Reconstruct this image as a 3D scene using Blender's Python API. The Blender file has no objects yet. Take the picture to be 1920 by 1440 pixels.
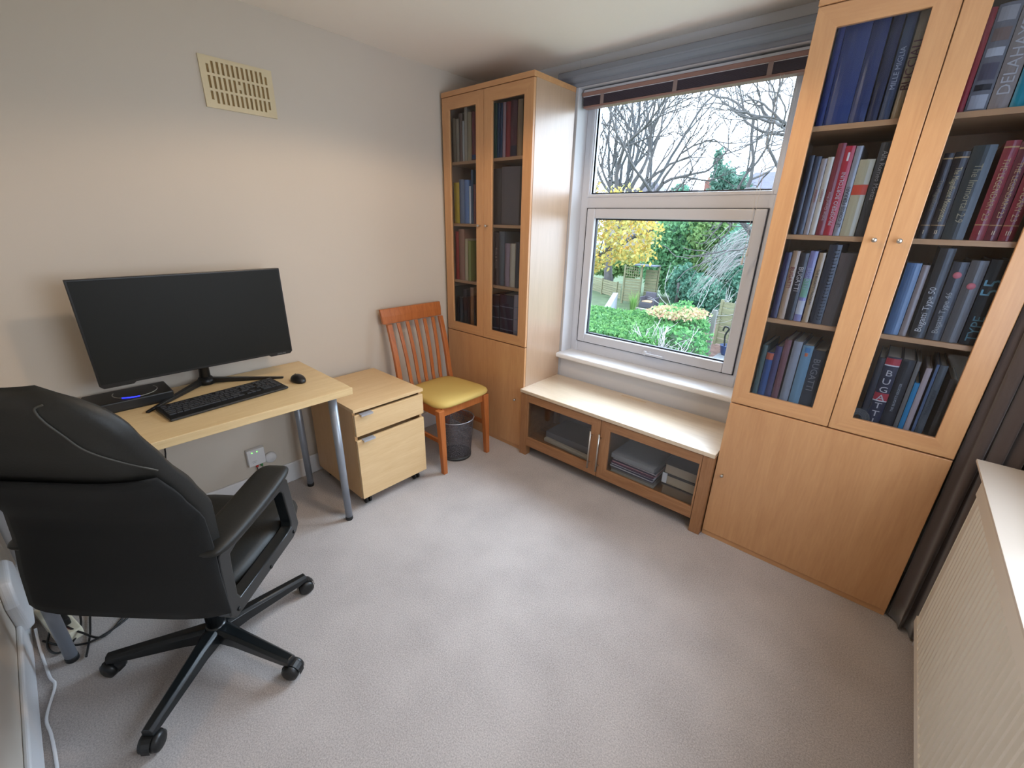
import bpy, bmesh, math, random
from mathutils import Vector, Matrix
random.seed(7)
S = bpy.context.scene
C = S.collection
PI = math.pi

# ------------------------------------------------------------------ camera
cam_d = bpy.data.cameras.new('camera'); cam = bpy.data.objects.new('camera', cam_d); C.objects.link(cam)
YAW, PITCH, ROLL = 0.7162, -0.3639, 0.0255
fwd = Vector((-math.sin(YAW)*math.cos(PITCH), math.cos(YAW)*math.cos(PITCH), math.sin(PITCH)))
rgt = Vector((math.cos(YAW), math.sin(YAW), 0)); upv = rgt.cross(fwd)
r2 = math.cos(ROLL)*rgt + math.sin(ROLL)*upv; u2 = -math.sin(ROLL)*rgt + math.cos(ROLL)*upv
M = Matrix((r2, u2, -fwd)).transposed().to_4x4(); M.translation = Vector((2.4863, -2.4789, 1.5281))
cam.matrix_world = M
cam_d.sensor_fit = 'HORIZONTAL'; cam_d.sensor_width = 36.0; cam_d.lens = 801.2/1920*36.0
cam_d.clip_start = 0.02; cam_d.clip_end = 300
S.camera = cam

# ------------------------------------------------------------------ world, lights, exposure
W = bpy.data.worlds.new('overcast_sky'); S.world = W; W.use_nodes = True
nt = W.node_tree; nt.nodes.clear()
o_ = nt.nodes.new('ShaderNodeOutputWorld'); b_ = nt.nodes.new('ShaderNodeBackground')
tc = nt.nodes.new('ShaderNodeTexCoord'); nz = nt.nodes.new('ShaderNodeTexNoise'); nz.inputs['Scale'].default_value = 2.2
cr = nt.nodes.new('ShaderNodeValToRGB'); cr.color_ramp.elements[0].color = (0.68, 0.81, 1.0, 1); cr.color_ramp.elements[0].position = .35
cr.color_ramp.elements[1].color = (0.80, 0.90, 1.0, 1); cr.color_ramp.elements[1].position = .6
nt.links.new(tc.outputs['Generated'], nz.inputs['Vector']); nt.links.new(nz.outputs['Fac'], cr.inputs['Fac'])
nt.links.new(cr.outputs['Color'], b_.inputs['Color']); nt.links.new(b_.outputs[0], o_.inputs[0])
b_.inputs['Strength'].default_value = 6.0

def light(name, kind, loc, energy, color, size=None, rot=None, **kw):
    d = bpy.data.lights.new(name, kind); d.energy = energy; d.color = color
    if kind == 'AREA':
        d.shape = 'RECTANGLE'; d.size, d.size_y = size
    elif kind == 'SUN': d.angle = size
    elif size: d.shadow_soft_size = size
    for k, v in kw.items(): setattr(d, k, v)
    o = bpy.data.objects.new(name, d); C.objects.link(o); o.location = loc
    if rot: o.rotation_euler = rot
    return o
# the room's own ceiling lamp, just above the top of the picture
light('ceiling_lamp_light', 'SPOT', (1.45, -1.30, 2.30), 34, (1.0, 0.74, 0.50), 0.06, spot_size=math.radians(158), spot_blend=.22)
# daylight: broad overcast glow from beyond the garden through the window
sd = Vector((-0.10, -1.0, -0.75)).normalized()
light('overcast_daylight', 'SUN', (0, 12, 9), 11.5, (0.68, 0.83, 1.0), math.radians(50), rot=sd.to_track_quat('-Z', 'Y').to_euler())
# daylight of the second window, in the right wall above the radiator, beside the camera
RXW = 3.06
light('side_window_daylight', 'AREA', (RXW, -1.425, 1.47), 6, (0.84, 0.90, 1.0), (1.3, 1.0), rot=(0, PI/2, 0))

S.view_settings.view_transform = 'Standard'; S.view_settings.look = 'None'
S.view_settings.gamma = 1.0; S.view_settings.use_curve_mapping = False
S.view_settings.exposure = -0.08

# ------------------------------------------------------------------ materials
def srgb(c):
    f = lambda v: (v/255/12.92) if v/255 <= .04045 else ((v/255+.055)/1.055)**2.4
    return (f(c[0]), f(c[1]), f(c[2]), 1.0)
def mat(name, col, rough=.5, metal=0.0, spec=None, coat=0.0, bump=None, vary=None, emit=None, sheen=0):
    """col sRGB 0-255; bump=(scale,strength,dist); vary=(scale,amount)"""
    m = bpy.data.materials.new(name); m.use_nodes = True; n = m.node_tree; p = n.nodes['Principled BSDF']
    c = srgb(col); p.inputs['Base Color'].default_value = c; p.inputs['Roughness'].default_value = rough
    p.inputs['Metallic'].default_value = metal
    if spec is not None: p.inputs['Specular IOR Level'].default_value = spec
    if coat: p.inputs['Coat Weight'].default_value = coat; p.inputs['Coat Roughness'].default_value = .15
    if sheen: p.inputs['Sheen Weight'].default_value = sheen
    t = n.nodes.new('ShaderNodeTexCoord')
    if vary:
        z = n.nodes.new('ShaderNodeTexNoise'); z.inputs['Scale'].default_value = vary[0]; z.inputs['Detail'].default_value = 5
        n.links.new(t.outputs['Object'], z.inputs['Vector'])
        r = n.nodes.new('ShaderNodeValToRGB'); a = vary[1]
        r.color_ramp.elements[0].position = .3; r.color_ramp.elements[1].position = .7
        r.color_ramp.elements[0].color = tuple(max(0, v*(1-a)) for v in c[:3])+(1,)
        r.color_ramp.elements[1].color = tuple(min(1, v*(1+a)) for v in c[:3])+(1,)
        n.links.new(z.outputs['Fac'], r.inputs['Fac']); n.links.new(r.outputs['Color'], p.inputs['Base Color'])
    if bump:
        z = n.nodes.new('ShaderNodeTexNoise'); z.inputs['Scale'].default_value = bump[0]; z.inputs['Detail'].default_value = 4
        n.links.new(t.outputs['Object'], z.inputs['Vector'])
        b = n.nodes.new('ShaderNodeBump'); b.inputs['Strength'].default_value = bump[1]; b.inputs['Distance'].default_value = bump[2]
        n.links.new(z.outputs['Fac'], b.inputs['Height']); n.links.new(b.outputs[0], p.inputs['Normal'])
    if emit: p.inputs['Emission Color'].default_value = srgb(emit[0]); p.inputs['Emission Strength'].default_value = emit[1]
    return m
def wood(name, dark, light_, axis='z', rough=.42, scale=1.0, coat=0.0, amount=1.0):
    m = bpy.data.materials.new(name); m.use_nodes = True; n = m.node_tree; p = n.nodes['Principled BSDF']
    t = n.nodes.new('ShaderNodeTexCoord'); mp = n.nodes.new('ShaderNodeMapping')
    s = {'x': (1.2, 14, 14), 'y': (14, 1.2, 14), 'z': (14, 14, 1.2)}[axis]
    mp.inputs['Scale'].default_value = tuple(v*scale for v in s)
    n.links.new(t.outputs['Object'], mp.inputs['Vector'])
    z = n.nodes.new('ShaderNodeTexNoise'); z.inputs['Scale'].default_value = 1.6; z.inputs['Detail'].default_value = 8; z.inputs['Roughness'].default_value = .6; z.inputs['Distortion'].default_value = .8
    n.links.new(mp.outputs[0], z.inputs['Vector'])
    z2 = n.nodes.new('ShaderNodeTexNoise'); z2.inputs['Scale'].default_value = 9; z2.inputs['Detail'].default_value = 3
    n.links.new(mp.outputs[0], z2.inputs['Vector'])
    mx = n.nodes.new('ShaderNodeMix'); mx.data_type = 'FLOAT'; mx.inputs[0].default_value = .35
    n.links.new(z.outputs['Fac'], mx.inputs[2]); n.links.new(z2.outputs['Fac'], mx.inputs[3])
    r = n.nodes.new('ShaderNodeValToRGB'); r.color_ramp.elements[0].position = .33; r.color_ramp.elements[1].position = .66
    a = srgb(dark); b = srgb(light_); r.color_ramp.elements[0].color = a; r.color_ramp.elements[1].color = b
    n.links.new(mx.outputs[0], r.inputs['Fac']); n.links.new(r.outputs['Color'], p.inputs['Base Color'])
    p.inputs['Roughness'].default_value = rough
    if coat: p.inputs['Coat Weight'].default_value = coat; p.inputs['Coat Roughness'].default_value = .28
    bu = n.nodes.new('ShaderNodeBump'); bu.inputs['Strength'].default_value = .08; bu.inputs['Distance'].default_value = .002
    n.links.new(mx.outputs[0], bu.inputs['Height']); n.links.new(bu.outputs[0], p.inputs['Normal'])
    return m
def glass(name, tint=(1, 1, 1), refl=.12):
    m = bpy.data.materials.new(name); m.use_nodes = True; n = m.node_tree; n.nodes.clear()
    o = n.nodes.new('ShaderNodeOutputMaterial'); t = n.nodes.new('ShaderNodeBsdfTransparent'); g = n.nodes.new('ShaderNodeBsdfGlossy')
    t.inputs[0].default_value = (*tint, 1); g.inputs['Roughness'].default_value = .02
    f = n.nodes.new('ShaderNodeFresnel'); f.inputs['IOR'].default_value = 1.45
    ml = n.nodes.new('ShaderNodeMath'); ml.operation = 'MULTIPLY'; ml.inputs[1].default_value = refl/.04*.5; ml.use_clamp = True
    x = n.nodes.new('ShaderNodeMixShader')
    ge = n.nodes.new('ShaderNodeNewGeometry'); sb = n.nodes.new('ShaderNodeMath'); sb.operation = 'SUBTRACT'; sb.inputs[0].default_value = 1.0; n.links.new(ge.outputs['Backfacing'], sb.inputs[1])
    m2 = n.nodes.new('ShaderNodeMath'); m2.operation = 'MULTIPLY'; n.links.new(f.outputs[0], m2.inputs[0]); n.links.new(sb.outputs[0], m2.inputs[1])
    n.links.new(m2.outputs[0], ml.inputs[0]); n.links.new(ml.outputs[0], x.inputs[0]); n.links.new(t.outputs[0], x.inputs[1]); n.links.new(g.outputs[0], x.inputs[2])
    n.links.new(x.outputs[0], o.inputs[0])
    return m
_mc = {}
def flat(col, rough=.55, **k):
    key = (tuple(col), rough, tuple(sorted(k.items())))
    if key not in _mc: _mc[key] = mat('plain_%d_%d_%d' % tuple(col), col, rough, **k)
    return _mc[key]

# ------------------------------------------------------------------ geometry helpers
def bx(bm, x0, x1, y0, y1, z0, z1, mi=0, rot=None):
    v = [bm.verts.new((x, y, z)) for z in (z0, z1) for y in (y0, y1) for x in (x0, x1)]
    if rot:
        for q in v: q.co = rot @ q.co
    for f in ((0, 2, 3, 1), (4, 5, 7, 6), (0, 1, 5, 4), (2, 6, 7, 3), (0, 4, 6, 2), (1, 3, 7, 5)):
        fc = bm.faces.new([v[i] for i in f]); fc.material_index = mi
    return v
def boxes(*L):
    bm = bmesh.new()
    for b in L: bx(bm, *b)
    return bm
def tube(bm, pts, rad, n=10, cap=True, mi=0):
    pts = [Vector(p) for p in pts]; rings = []
    N = len(pts); rr = rad if isinstance(rad, (list, tuple)) else [rad]*N
    t0 = (pts[1]-pts[0]).normalized(); u = t0.orthogonal().normalized()
    for i, p in enumerate(pts):
        t = (pts[min(i+1, N-1)]-pts[max(i-1, 0)]).normalized()
        u = (u - t*u.dot(t));  u = u.normalized() if u.length > 1e-6 else t.orthogonal().normalized()
        w = t.cross(u)
        rings.append([bm.verts.new(p + (u*math.cos(2*PI*k/n)+w*math.sin(2*PI*k/n))*rr[i]) for k in range(n)])
    for a, b in zip(rings, rings[1:]):
        for k in range(n):
            f = bm.faces.new((a[k], a[(k+1) % n], b[(k+1) % n], b[k])); f.smooth = True; f.material_index = mi
    if cap:
        f = bm.faces.new(rings[0][::-1]); f.material_index = mi
        f = bm.faces.new(rings[-1]); f.material_index = mi
def lathe(bm, prof, c, n=28, axis='z'):
    rings = []
    for r, h in prof:
        ring = []
        for k in range(n):
            a = 2*PI*k/n
            v = {'z': (r*math.cos(a), r*math.sin(a), h), 'y': (r*math.cos(a), h, r*math.sin(a)), 'x': (h, r*math.cos(a), r*math.sin(a))}[axis]
            ring.append(bm.verts.new(Vector(v)+Vector(c)))
        rings.append(ring)
    for a, b in zip(rings, rings[1:]):
        for k in range(n):
            f = bm.faces.new((a[k], a[(k+1) % n], b[(k+1) % n], b[k])); f.smooth = True
    if prof[0][0] > 1e-4: bm.faces.new(rings[0][::-1])
    if prof[-1][0] > 1e-4: bm.faces.new(rings[-1])
def mitre(bm, x0, x1, z0, z1, w, y0, y1, wb=None, wt=None):
    wb = wb or w; wt = wt or w
    O = [(x0, z0), (x1, z0), (x1, z1), (x0, z1)]; I = [(x0+w, z0+wb), (x1-w, z0+wb), (x1-w, z1-wt), (x0+w, z1-wt)]
    V = {(k, y): [bm.verts.new((p[0], y, p[1])) for p in P] for k, P in (('o', O), ('i', I)) for y in (y0, y1)}
    for i in range(4):
        j = (i+1) % 4; mi = 1 if i in (0, 2) else 0
        for q in ((V['o', y0][i], V['o', y0][j], V['i', y0][j], V['i', y0][i]), (V['o', y1][j], V['o', y1][i], V['i', y1][i], V['i', y1][j]),
                  (V['o', y0][j], V['o', y0][i], V['o', y1][i], V['o', y1][j]), (V['i', y0][i], V['i', y0][j], V['i', y1][j], V['i', y1][i])):
            f = bm.faces.new(q); f.material_index = mi
def prism(bm, poly, axis, a0, a1):
    """poly 2D extruded along axis"""
    def mk(p, a):
        return {'x': (a, p[0], p[1]), 'y': (p[0], a, p[1]), 'z': (p[0], p[1], a)}[axis]
    A = [bm.verts.new(mk(p, a0)) for p in poly]; B = [bm.verts.new(mk(p, a1)) for p in poly]
    bm.faces.new(A); bm.faces.new(B[::-1])
    n = len(poly)
    for i in range(n): bm.faces.new((A[i], B[i], B[(i+1) % n], A[(i+1) % n]))
def smoothpath(pts, sub=6):
    P = [Vector(p) for p in pts]; out = []
    for i in range(len(P)-1):
        p0 = P[max(i-1, 0)]; p1 = P[i]; p2 = P[i+1]; p3 = P[min(i+2, len(P)-1)]
        for k in range(sub):
            t = k/sub
            out.append(.5*((2*p1)+(-p0+p2)*t+(2*p0-5*p1+4*p2-p3)*t*t+(-p0+3*p1-3*p2+p3)*t**3))
    out.append(P[-1]); return out

def worigin(o):
    v = Vector((0, 0, 0))
    while o is not None: v += o.location; o = o.parent
    return v
def obj(name, bm, m, parent=None, bevel=0, seg=2, local=False, smooth=False, solid=0, sub=0, origin=None):
    bmesh.ops.recalc_face_normals(bm, faces=bm.faces)
    me = bpy.data.meshes.new(name)
    if parent is not None and not local:
        w = worigin(parent); bmesh.ops.translate(bm, verts=bm.verts, vec=-w)
    if origin is not None and parent is None:
        bmesh.ops.translate(bm, verts=bm.verts, vec=-Vector(origin))
    bm.to_mesh(me); bm.free()
    if isinstance(m, (list, tuple)):
        for q in m: me.materials.append(q)
    else: me.materials.append(m)
    o = bpy.data.objects.new(name, me); C.objects.link(o)
    if parent is not None: o.parent = parent
    elif origin is not None: o.location = origin
    if smooth:
        for f in me.polygons: f.use_smooth = True
    if solid:
        k = o.modifiers.new('solid', 'SOLIDIFY'); k.thickness = solid; k.offset = 0
    if bevel:
        k = o.modifiers.new('bevel', 'BEVEL'); k.width = bevel; k.segments = seg; k.limit_method = 'ANGLE'; k.angle_limit = math.radians(40)
    if sub:
        k = o.modifiers.new('sub', 'SUBSURF'); k.levels = sub; k.render_levels = sub
    return o
def tag(o, label=None, cat=None, group=None, kind=None):
    if label: o['label'] = label
    if cat: o['category'] = cat
    if group: o['group'] = group
    if kind: o['kind'] = kind
    return o
def thing(name, loc, label, cat, group=None, rotz=0, kind=None):
    o = bpy.data.objects.new(name, None); C.objects.link(o); o.location = loc; o.rotation_euler = (0, 0, rotz)
    o.empty_display_size = .05
    return tag(o, label, cat, group, kind)
def struct(name, bm, m, parent=None, **k):
    o = obj(name, bm, m, parent, **k)
    if parent is None: o['kind'] = 'structure'
    return o
_tm = {}
def lettering(name, body, m, parent, centre, right, up, size, maxlen=None, depth=.0006, maxh=None):
    """flat raised lettering: centre (world), right/up unit vectors; maxlen = fit width"""
    cu = bpy.data.curves.new('t', 'FONT'); cu.body = body; cu.size = 1.0; cu.align_x = 'CENTER'; cu.align_y = 'CENTER'; cu.extrude = .5; cu.resolution_u = 2
    t = bpy.data.objects.new('t', cu); C.objects.link(t); bpy.context.view_layer.update()
    me = bpy.data.meshes.new_from_object(t.evaluated_get(bpy.context.evaluated_depsgraph_get()))
    bpy.data.objects.remove(t); bpy.data.curves.remove(cu)
    xs = [v.co.x for v in me.vertices]; ys = [v.co.y for v in me.vertices]
    cx, cy = (min(xs)+max(xs))/2, (min(ys)+max(ys))/2; w = max(xs)-min(xs); h = max(ys)-min(ys)
    sx = sy = size
    if maxlen: sx = min(size, maxlen/w) if '\n' not in body else size
    if maxlen and '\n' in body: sy = min(size*2, maxlen/h)
    R = Vector(right); U = Vector(up); Nn = R.cross(U); c = Vector(centre)-worigin(parent)
    for v in me.vertices:
        v.co = c + R*((v.co.x-cx)*sx) + U*((v.co.y-cy)*sy) + Nn*(depth*(.5+v.co.z))
    me.name = name; me.materials.clear(); me.materials.append(m)
    o = bpy.data.objects.new(name, me); C.objects.link(o); o.parent = parent
    return o

# ------------------------------------------------------------------ shared materials
M_wall = mat('wall_paint', (206, 196, 183), .85, bump=(90, .05, .002), vary=(1.3, .015))
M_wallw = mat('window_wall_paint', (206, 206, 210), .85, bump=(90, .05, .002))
M_ceil = mat('ceiling_paint', (246, 238, 228), .9, bump=(60, .06, .002))
M_white = mat('white_gloss_trim', (228, 228, 230), .35)
M_upvc = mat('white_upvc', (206, 209, 218), .3)
M_beech = wood('beech_veneer', (190, 138, 92), (206, 156, 108), 'z', .38, coat=.5)
M_beechx = wood('beech_veneer_across', (190, 138, 92), (206, 156, 108), 'x', .38, coat=.5)
M_side = wood('beech_side_sheen', (172, 140, 112), (184, 152, 124), 'z', .4, coat=1.0)  # greyer than the doors: window sheen partly put into the base colour
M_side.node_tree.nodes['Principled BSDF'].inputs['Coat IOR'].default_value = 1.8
M_beech_in = wood('beech_interior', (150, 104, 62), (166, 118, 74), 'z')
M_birch = wood('birch_desk_top', (214, 182, 132), (228, 200, 152), 'y', .4)
M_birchx = wood('birch_drawer_unit', (214, 178, 130), (226, 194, 148), 'y', .45)
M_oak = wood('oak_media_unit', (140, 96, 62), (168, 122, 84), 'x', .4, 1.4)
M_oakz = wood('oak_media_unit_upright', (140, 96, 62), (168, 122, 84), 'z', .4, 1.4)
M_oaktop = wood('oak_top_window_sheen', (200, 178, 150), (220, 200, 174), 'x', .3, 1.6, coat=1.0)  # same oak made paler: the window's sheen is put into the colour
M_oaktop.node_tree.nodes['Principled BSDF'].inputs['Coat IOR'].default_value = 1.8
M_chairw = wood('orange_beech', (166, 92, 46), (196, 118, 64), 'z', .35, 1.2)
M_doorglass = glass('bookcase_glass', (.80, .84, .90), .09)
M_benchglass = glass('media_unit_glass', (.86, .88, .90), .16)
M_winglass = glass('window_glass', (.97, .99, 1), .03)
M_black = mat('black_plastic', (22, 23, 24), .4)
M_blackm = mat('black_painted_steel', (20, 24, 26), .28, spec=.6)
M_leather = mat('black_leather', (20, 20, 17), .55, bump=(140, .25, .0015))
M_leather_d = mat('black_chair_fabric', (11, 12, 12), .9, bump=(400, .3, .001))
M_steel = mat('grey_painted_steel', (150, 156, 166), .35, metal=.35)
M_chrome = mat('brushed_nickel', (200, 198, 194), .3, metal=1)
M_whitepl = mat('white_plastic', (226, 226, 228), .4)

# ================================================================== ROOM
RX, NY, ZC = 2.97, -2.80, 2.409
# carpet: fine speckled loop pile
def carpet():
    m = bpy.data.materials.new('beige_carpet'); m.use_nodes = True; n = m.node_tree; p = n.nodes['Principled BSDF']
    t = n.nodes.new('ShaderNodeTexCoord')
    z = n.nodes.new('ShaderNodeTexNoise'); z.inputs['Scale'].default_value = 210; z.inputs['Detail'].default_value = 6; z.inputs['Roughness'].default_value = .85
    z2 = n.nodes.new('ShaderNodeTexNoise'); z2.inputs['Scale'].default_value = 4; z2.inputs['Detail'].default_value = 4
    n.links.new(t.outputs['Object'], z.inputs['Vector']); n.links.new(t.outputs['Object'], z2.inputs['Vector'])
    mx = n.nodes.new('ShaderNodeMix'); mx.data_type = 'FLOAT'; mx.inputs[0].default_value = .14
    n.links.new(z.outputs['Fac'], mx.inputs[2]); n.links.new(z2.outputs['Fac'], mx.inputs[3])
    r = n.nodes.new('ShaderNodeValToRGB'); e = r.color_ramp.elements
    e[0].position = .30; e[0].color = srgb((118, 110, 107)); e[1].position = .68; e[1].color = srgb((218, 208, 202))
    n.links.new(mx.outputs[0], r.inputs['Fac']); n.links.new(r.outputs['Color'], p.inputs['Base Color'])
    p.inputs['Roughness'].default_value = .95; p.inputs['Sheen Weight'].default_value = .2; p.inputs['Specular IOR Level'].default_value = .1
    b = n.nodes.new('ShaderNodeBump'); b.inputs['Strength'].default_value = .6; b.inputs['Distance'].default_value = .003
    n.links.new(z.outputs['Fac'], b.inputs['Height']); n.links.new(b.outputs[0], p.inputs['Normal'])
    return m
struct('floor', boxes((-.15, RX+.15, NY-.15, .3, -.12, 0)), carpet())
struct('ceiling', boxes((-.15, RX+.15, NY-.15, .3, ZC, ZC+.1)), M_ceil)
struct('wall_left', boxes((-.15, 0, NY-.15, .3, 0, ZC)), M_wall)
struct('wall_near', boxes((0, RX, NY-.12, NY, 0, ZC)), M_wall)
# right wall with an opening for the second window (beside the camera, out of view)
struct('wall_right', boxes((RX, RX+.12, NY-.12, -2.15, 0, ZC), (RX, RX+.12, -.7, .3, 0, ZC), (RX, RX+.12, -2.15, -.7, 0, .92), (RX, RX+.12, -2.15, -.7, 2.02, ZC)), M_wall)
WX0, WX1, WZ0, WZ1 = .795, 1.985, .628, 2.272
struct('wall_back', boxes((0, WX0, 0, .28, 0, ZC), (WX1, RX, 0, .28, 0, ZC), (WX0, WX1, 0, .28, 0, WZ0), (WX0, WX1, 0, .28, WZ1, ZC)), M_wallw, bevel=.003)
def skirt(name, x0, x1, y0, y1):
    return struct(name, boxes((x0, x1, y0, y1, 0, .125)), M_white, bevel=.008, seg=3)
skirt('baseboard_left', 0, .015, NY, 0)
skirt('baseboard_back', .015, RX, -.015, 0)
skirt('baseboard_near', .015, RX, NY, NY+.015)
skirt('baseboard_right', RX-.015, RX, NY+.015, -.015)

# window 1 (white plastic frame, fixed light over an opening sash)
win = thing('window_1', ((WX0+WX1)/2, .14, WZ0), None, None); win['kind'] = 'structure'
del_keys = [k for k in ('label', 'category') if k in win.keys()]
YF = .10   # face of the outer frame
def ring(bm, x0, x1, z0, z1, w, y0, y1, wb=None, wt=None):
    wb = wb or w; wt = wt or w
    bx(bm, x0, x0+w, y0, y1, z0, z1); bx(bm, x1-w, x1, y0, y1, z0, z1)
    bx(bm, x0+w, x1-w, y0, y1, z0, z0+wb); bx(bm, x0+w, x1-w, y0, y1, z1-wt, z1)
bm = bmesh.new(); ring(bm, .795, 1.985, .655, 2.272, .055, YF+.012, .17, wb=.075, wt=.05); bx(bm, .85, 1.93, YF+.012, .17, 1.618, 1.686); bx(bm, 1.905, 1.935, YF+.014, .17, .70, 2.25); bx(bm, .84, .862, YF+.014, .17, .70, 2.25)
obj('window_frame', bm, M_upvc, win, bevel=.004)
bm = bmesh.new(); ring(bm, .8517+.003, 1.9138-.003, .733, 1.6165, .058, YF, .16)
obj('opening_sash', bm, M_upvc, win, bevel=.006, seg=3)
bm = bmesh.new(); ring(bm, .835, 1.935, 1.684, 2.222, .018, YF+.006, .165)
obj('glazing_bead', bm, M_upvc, win, bevel=.003)
M_gask = mat('black_gasket', (24, 30, 44), .5)
bm = bmesh.new(); ring(bm, .9097, 1.8558, .791, 1.5585, .009, .125, .145); obj('gasket', bm, M_gask, win)
bm = bmesh.new(); ring(bm, .853, 1.917, 1.702, 2.204, .009, .125, .145); obj('gasket', bm, M_gask, win)
bm = bmesh.new(); ring(bm, .8497, 1.9158, .7305, 1.6195, .004, YF+.004, YF+.03); obj('gasket', bm, M_gask, win)
obj('window_pane', boxes((.9097, 1.8558, .134, .138, .791, 1.5585)), M_winglass, win)
obj('window_pane', boxes((.853, 1.917, .134, .138, 1.702, 2.204)), M_winglass, win)
bm = bmesh.new(); lathe(bm, [(.0, -.022), (.014, -.02), (.016, -.006), (.016, 0)], (1.384, YF, .752), 20, 'y')
bx(bm, 1.384, 1.505, YF-.028, YF-.016, .744, .757); bx(bm, 1.36, 1.42, YF-.006, YF, .738, .768)
obj('window_handle', bm, M_upvc, win, bevel=.004, seg=3)
obj('window_sill', boxes((WX0-.02, WX1+.02, -.055, .27, .622, .656)), M_white, win, bevel=.012, seg=4)
# painted moulding above the reveal
prof = [(0, 2.273), (-.020, 2.273), (-.026, 2.281), (-.030, 2.288), (-.044, 2.288), (-.056, 2.292), (-.066, 2.300), (-.072, 2.304), (-.080, 2.305), (-.085, 2.310), (-.085, 2.334), (-.078, 2.340), (0, 2.340)]
bm = bmesh.new(); prism(bm, prof, 'x', .70, 2.03)
tr = struct('trim_1', bm, mat('grey_painted_moulding', (124, 128, 138), .5))

# raised wooden venetian blind
bl = thing('venetian_blind', (1.39, .05, 2.17), 'raised brown slatted blind bunched at the top of the window', 'blind')
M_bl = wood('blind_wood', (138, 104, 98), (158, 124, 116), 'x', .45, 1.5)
obj('headrail', boxes((.812, 1.97, .025, .075, 2.225, 2.262)), M_upvc, bl, bevel=.002)
obj('valance', boxes((.808, 1.975, .016, .024, 2.228, 2.248)), M_bl, bl, bevel=.003)
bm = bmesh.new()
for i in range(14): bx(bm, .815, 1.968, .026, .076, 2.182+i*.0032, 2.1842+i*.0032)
obj('slat_stack', bm, mat('blind_slats_shaded', (70, 62, 76), .5), bl)  # shade and haze on the slats put into this dark violet
obj('bottom_rail', boxes((.815, 1.968, .024, .078, 2.168, 2.180)), M_bl, bl, bevel=.003)
for x in (.93, 1.36, 1.80):
    obj('ladder_tape', boxes((x, x+.022, .0245, .026, 2.170, 2.228)), mat('blind_tape', (150, 132, 130), .8), bl)
for x, z1 in ((1.862, 1.36), (1.876, 1.40)):
    bm = bmesh.new(); tube(bm, [(x, .02, 2.17), (x, .022, z1)], .0012, 6); cd = obj('pull_cord', bm, M_whitepl, bl)
    bm = bmesh.new(); lathe(bm, [(.002, .03), (.006, .0), (.005, -.012), (.001, -.014)], (x, .022, z1), 12); obj('cord_end', bm, M_whitepl, cd)

# ================================================================== wall vent
vt = thing('air_vent', (.004, -1.583, 2.068), 'cream plastic ventilation grille high on the left wall', 'vent')
M_vent = mat('cream_plastic', (216, 200, 164), .3, vary=(3, .05))
y0, y1, z0, z1 = -1.732, -1.4345, 1.970, 2.167
bm = bmesh.new(); rows = [(1.990, 2.036), (2.046, 2.094), (2.104, 2.150)]; ncol = 13
ys = [y0+.030+i*(y1-y0-.060)/(ncol-1) for i in range(ncol)]; hw = .0048
# plate between slots
def cells():
    bx(bm, 0, .009, y0, y1, z0, rows[0][0]); bx(bm, 0, .009, y0, y1, rows[2][1], z1)
    bx(bm, 0, .009, y0, y1, rows[0][1], rows[1][0]); bx(bm, 0, .009, y0, y1, rows[1][1], rows[2][0])
    for a, b in rows:
        e = [y0]+sum([[y-hw, y+hw] for y in ys], [])+[y1]
        for k in range(0, len(e), 2): bx(bm, 0, .009, e[k], e[k+1], a, b)
    bx(bm, 0, .009, ys[6]-hw, ys[6]+hw, 2.060, 2.080)
    bx(bm, 0, .009, ys[0]-hw, ys[0]+hw, 2.136, 2.150); bx(bm, 0, .009, ys[12]-hw, ys[12]+hw, 2.136, 2.150)
    bx(bm, 0, .009, ys[0]-hw, ys[0]+hw, 1.990, 2.002); bx(bm, 0, .009, ys[12]-hw, ys[12]+hw, 1.990, 2.002)
cells(); obj('grille', bm, M_vent, vt)
obj('backing', boxes((0, .0025, y0+.01, y1-.01, z0+.01, z1-.01)), mat('vent_slot_back', (150, 122, 76), .7), vt)

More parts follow.
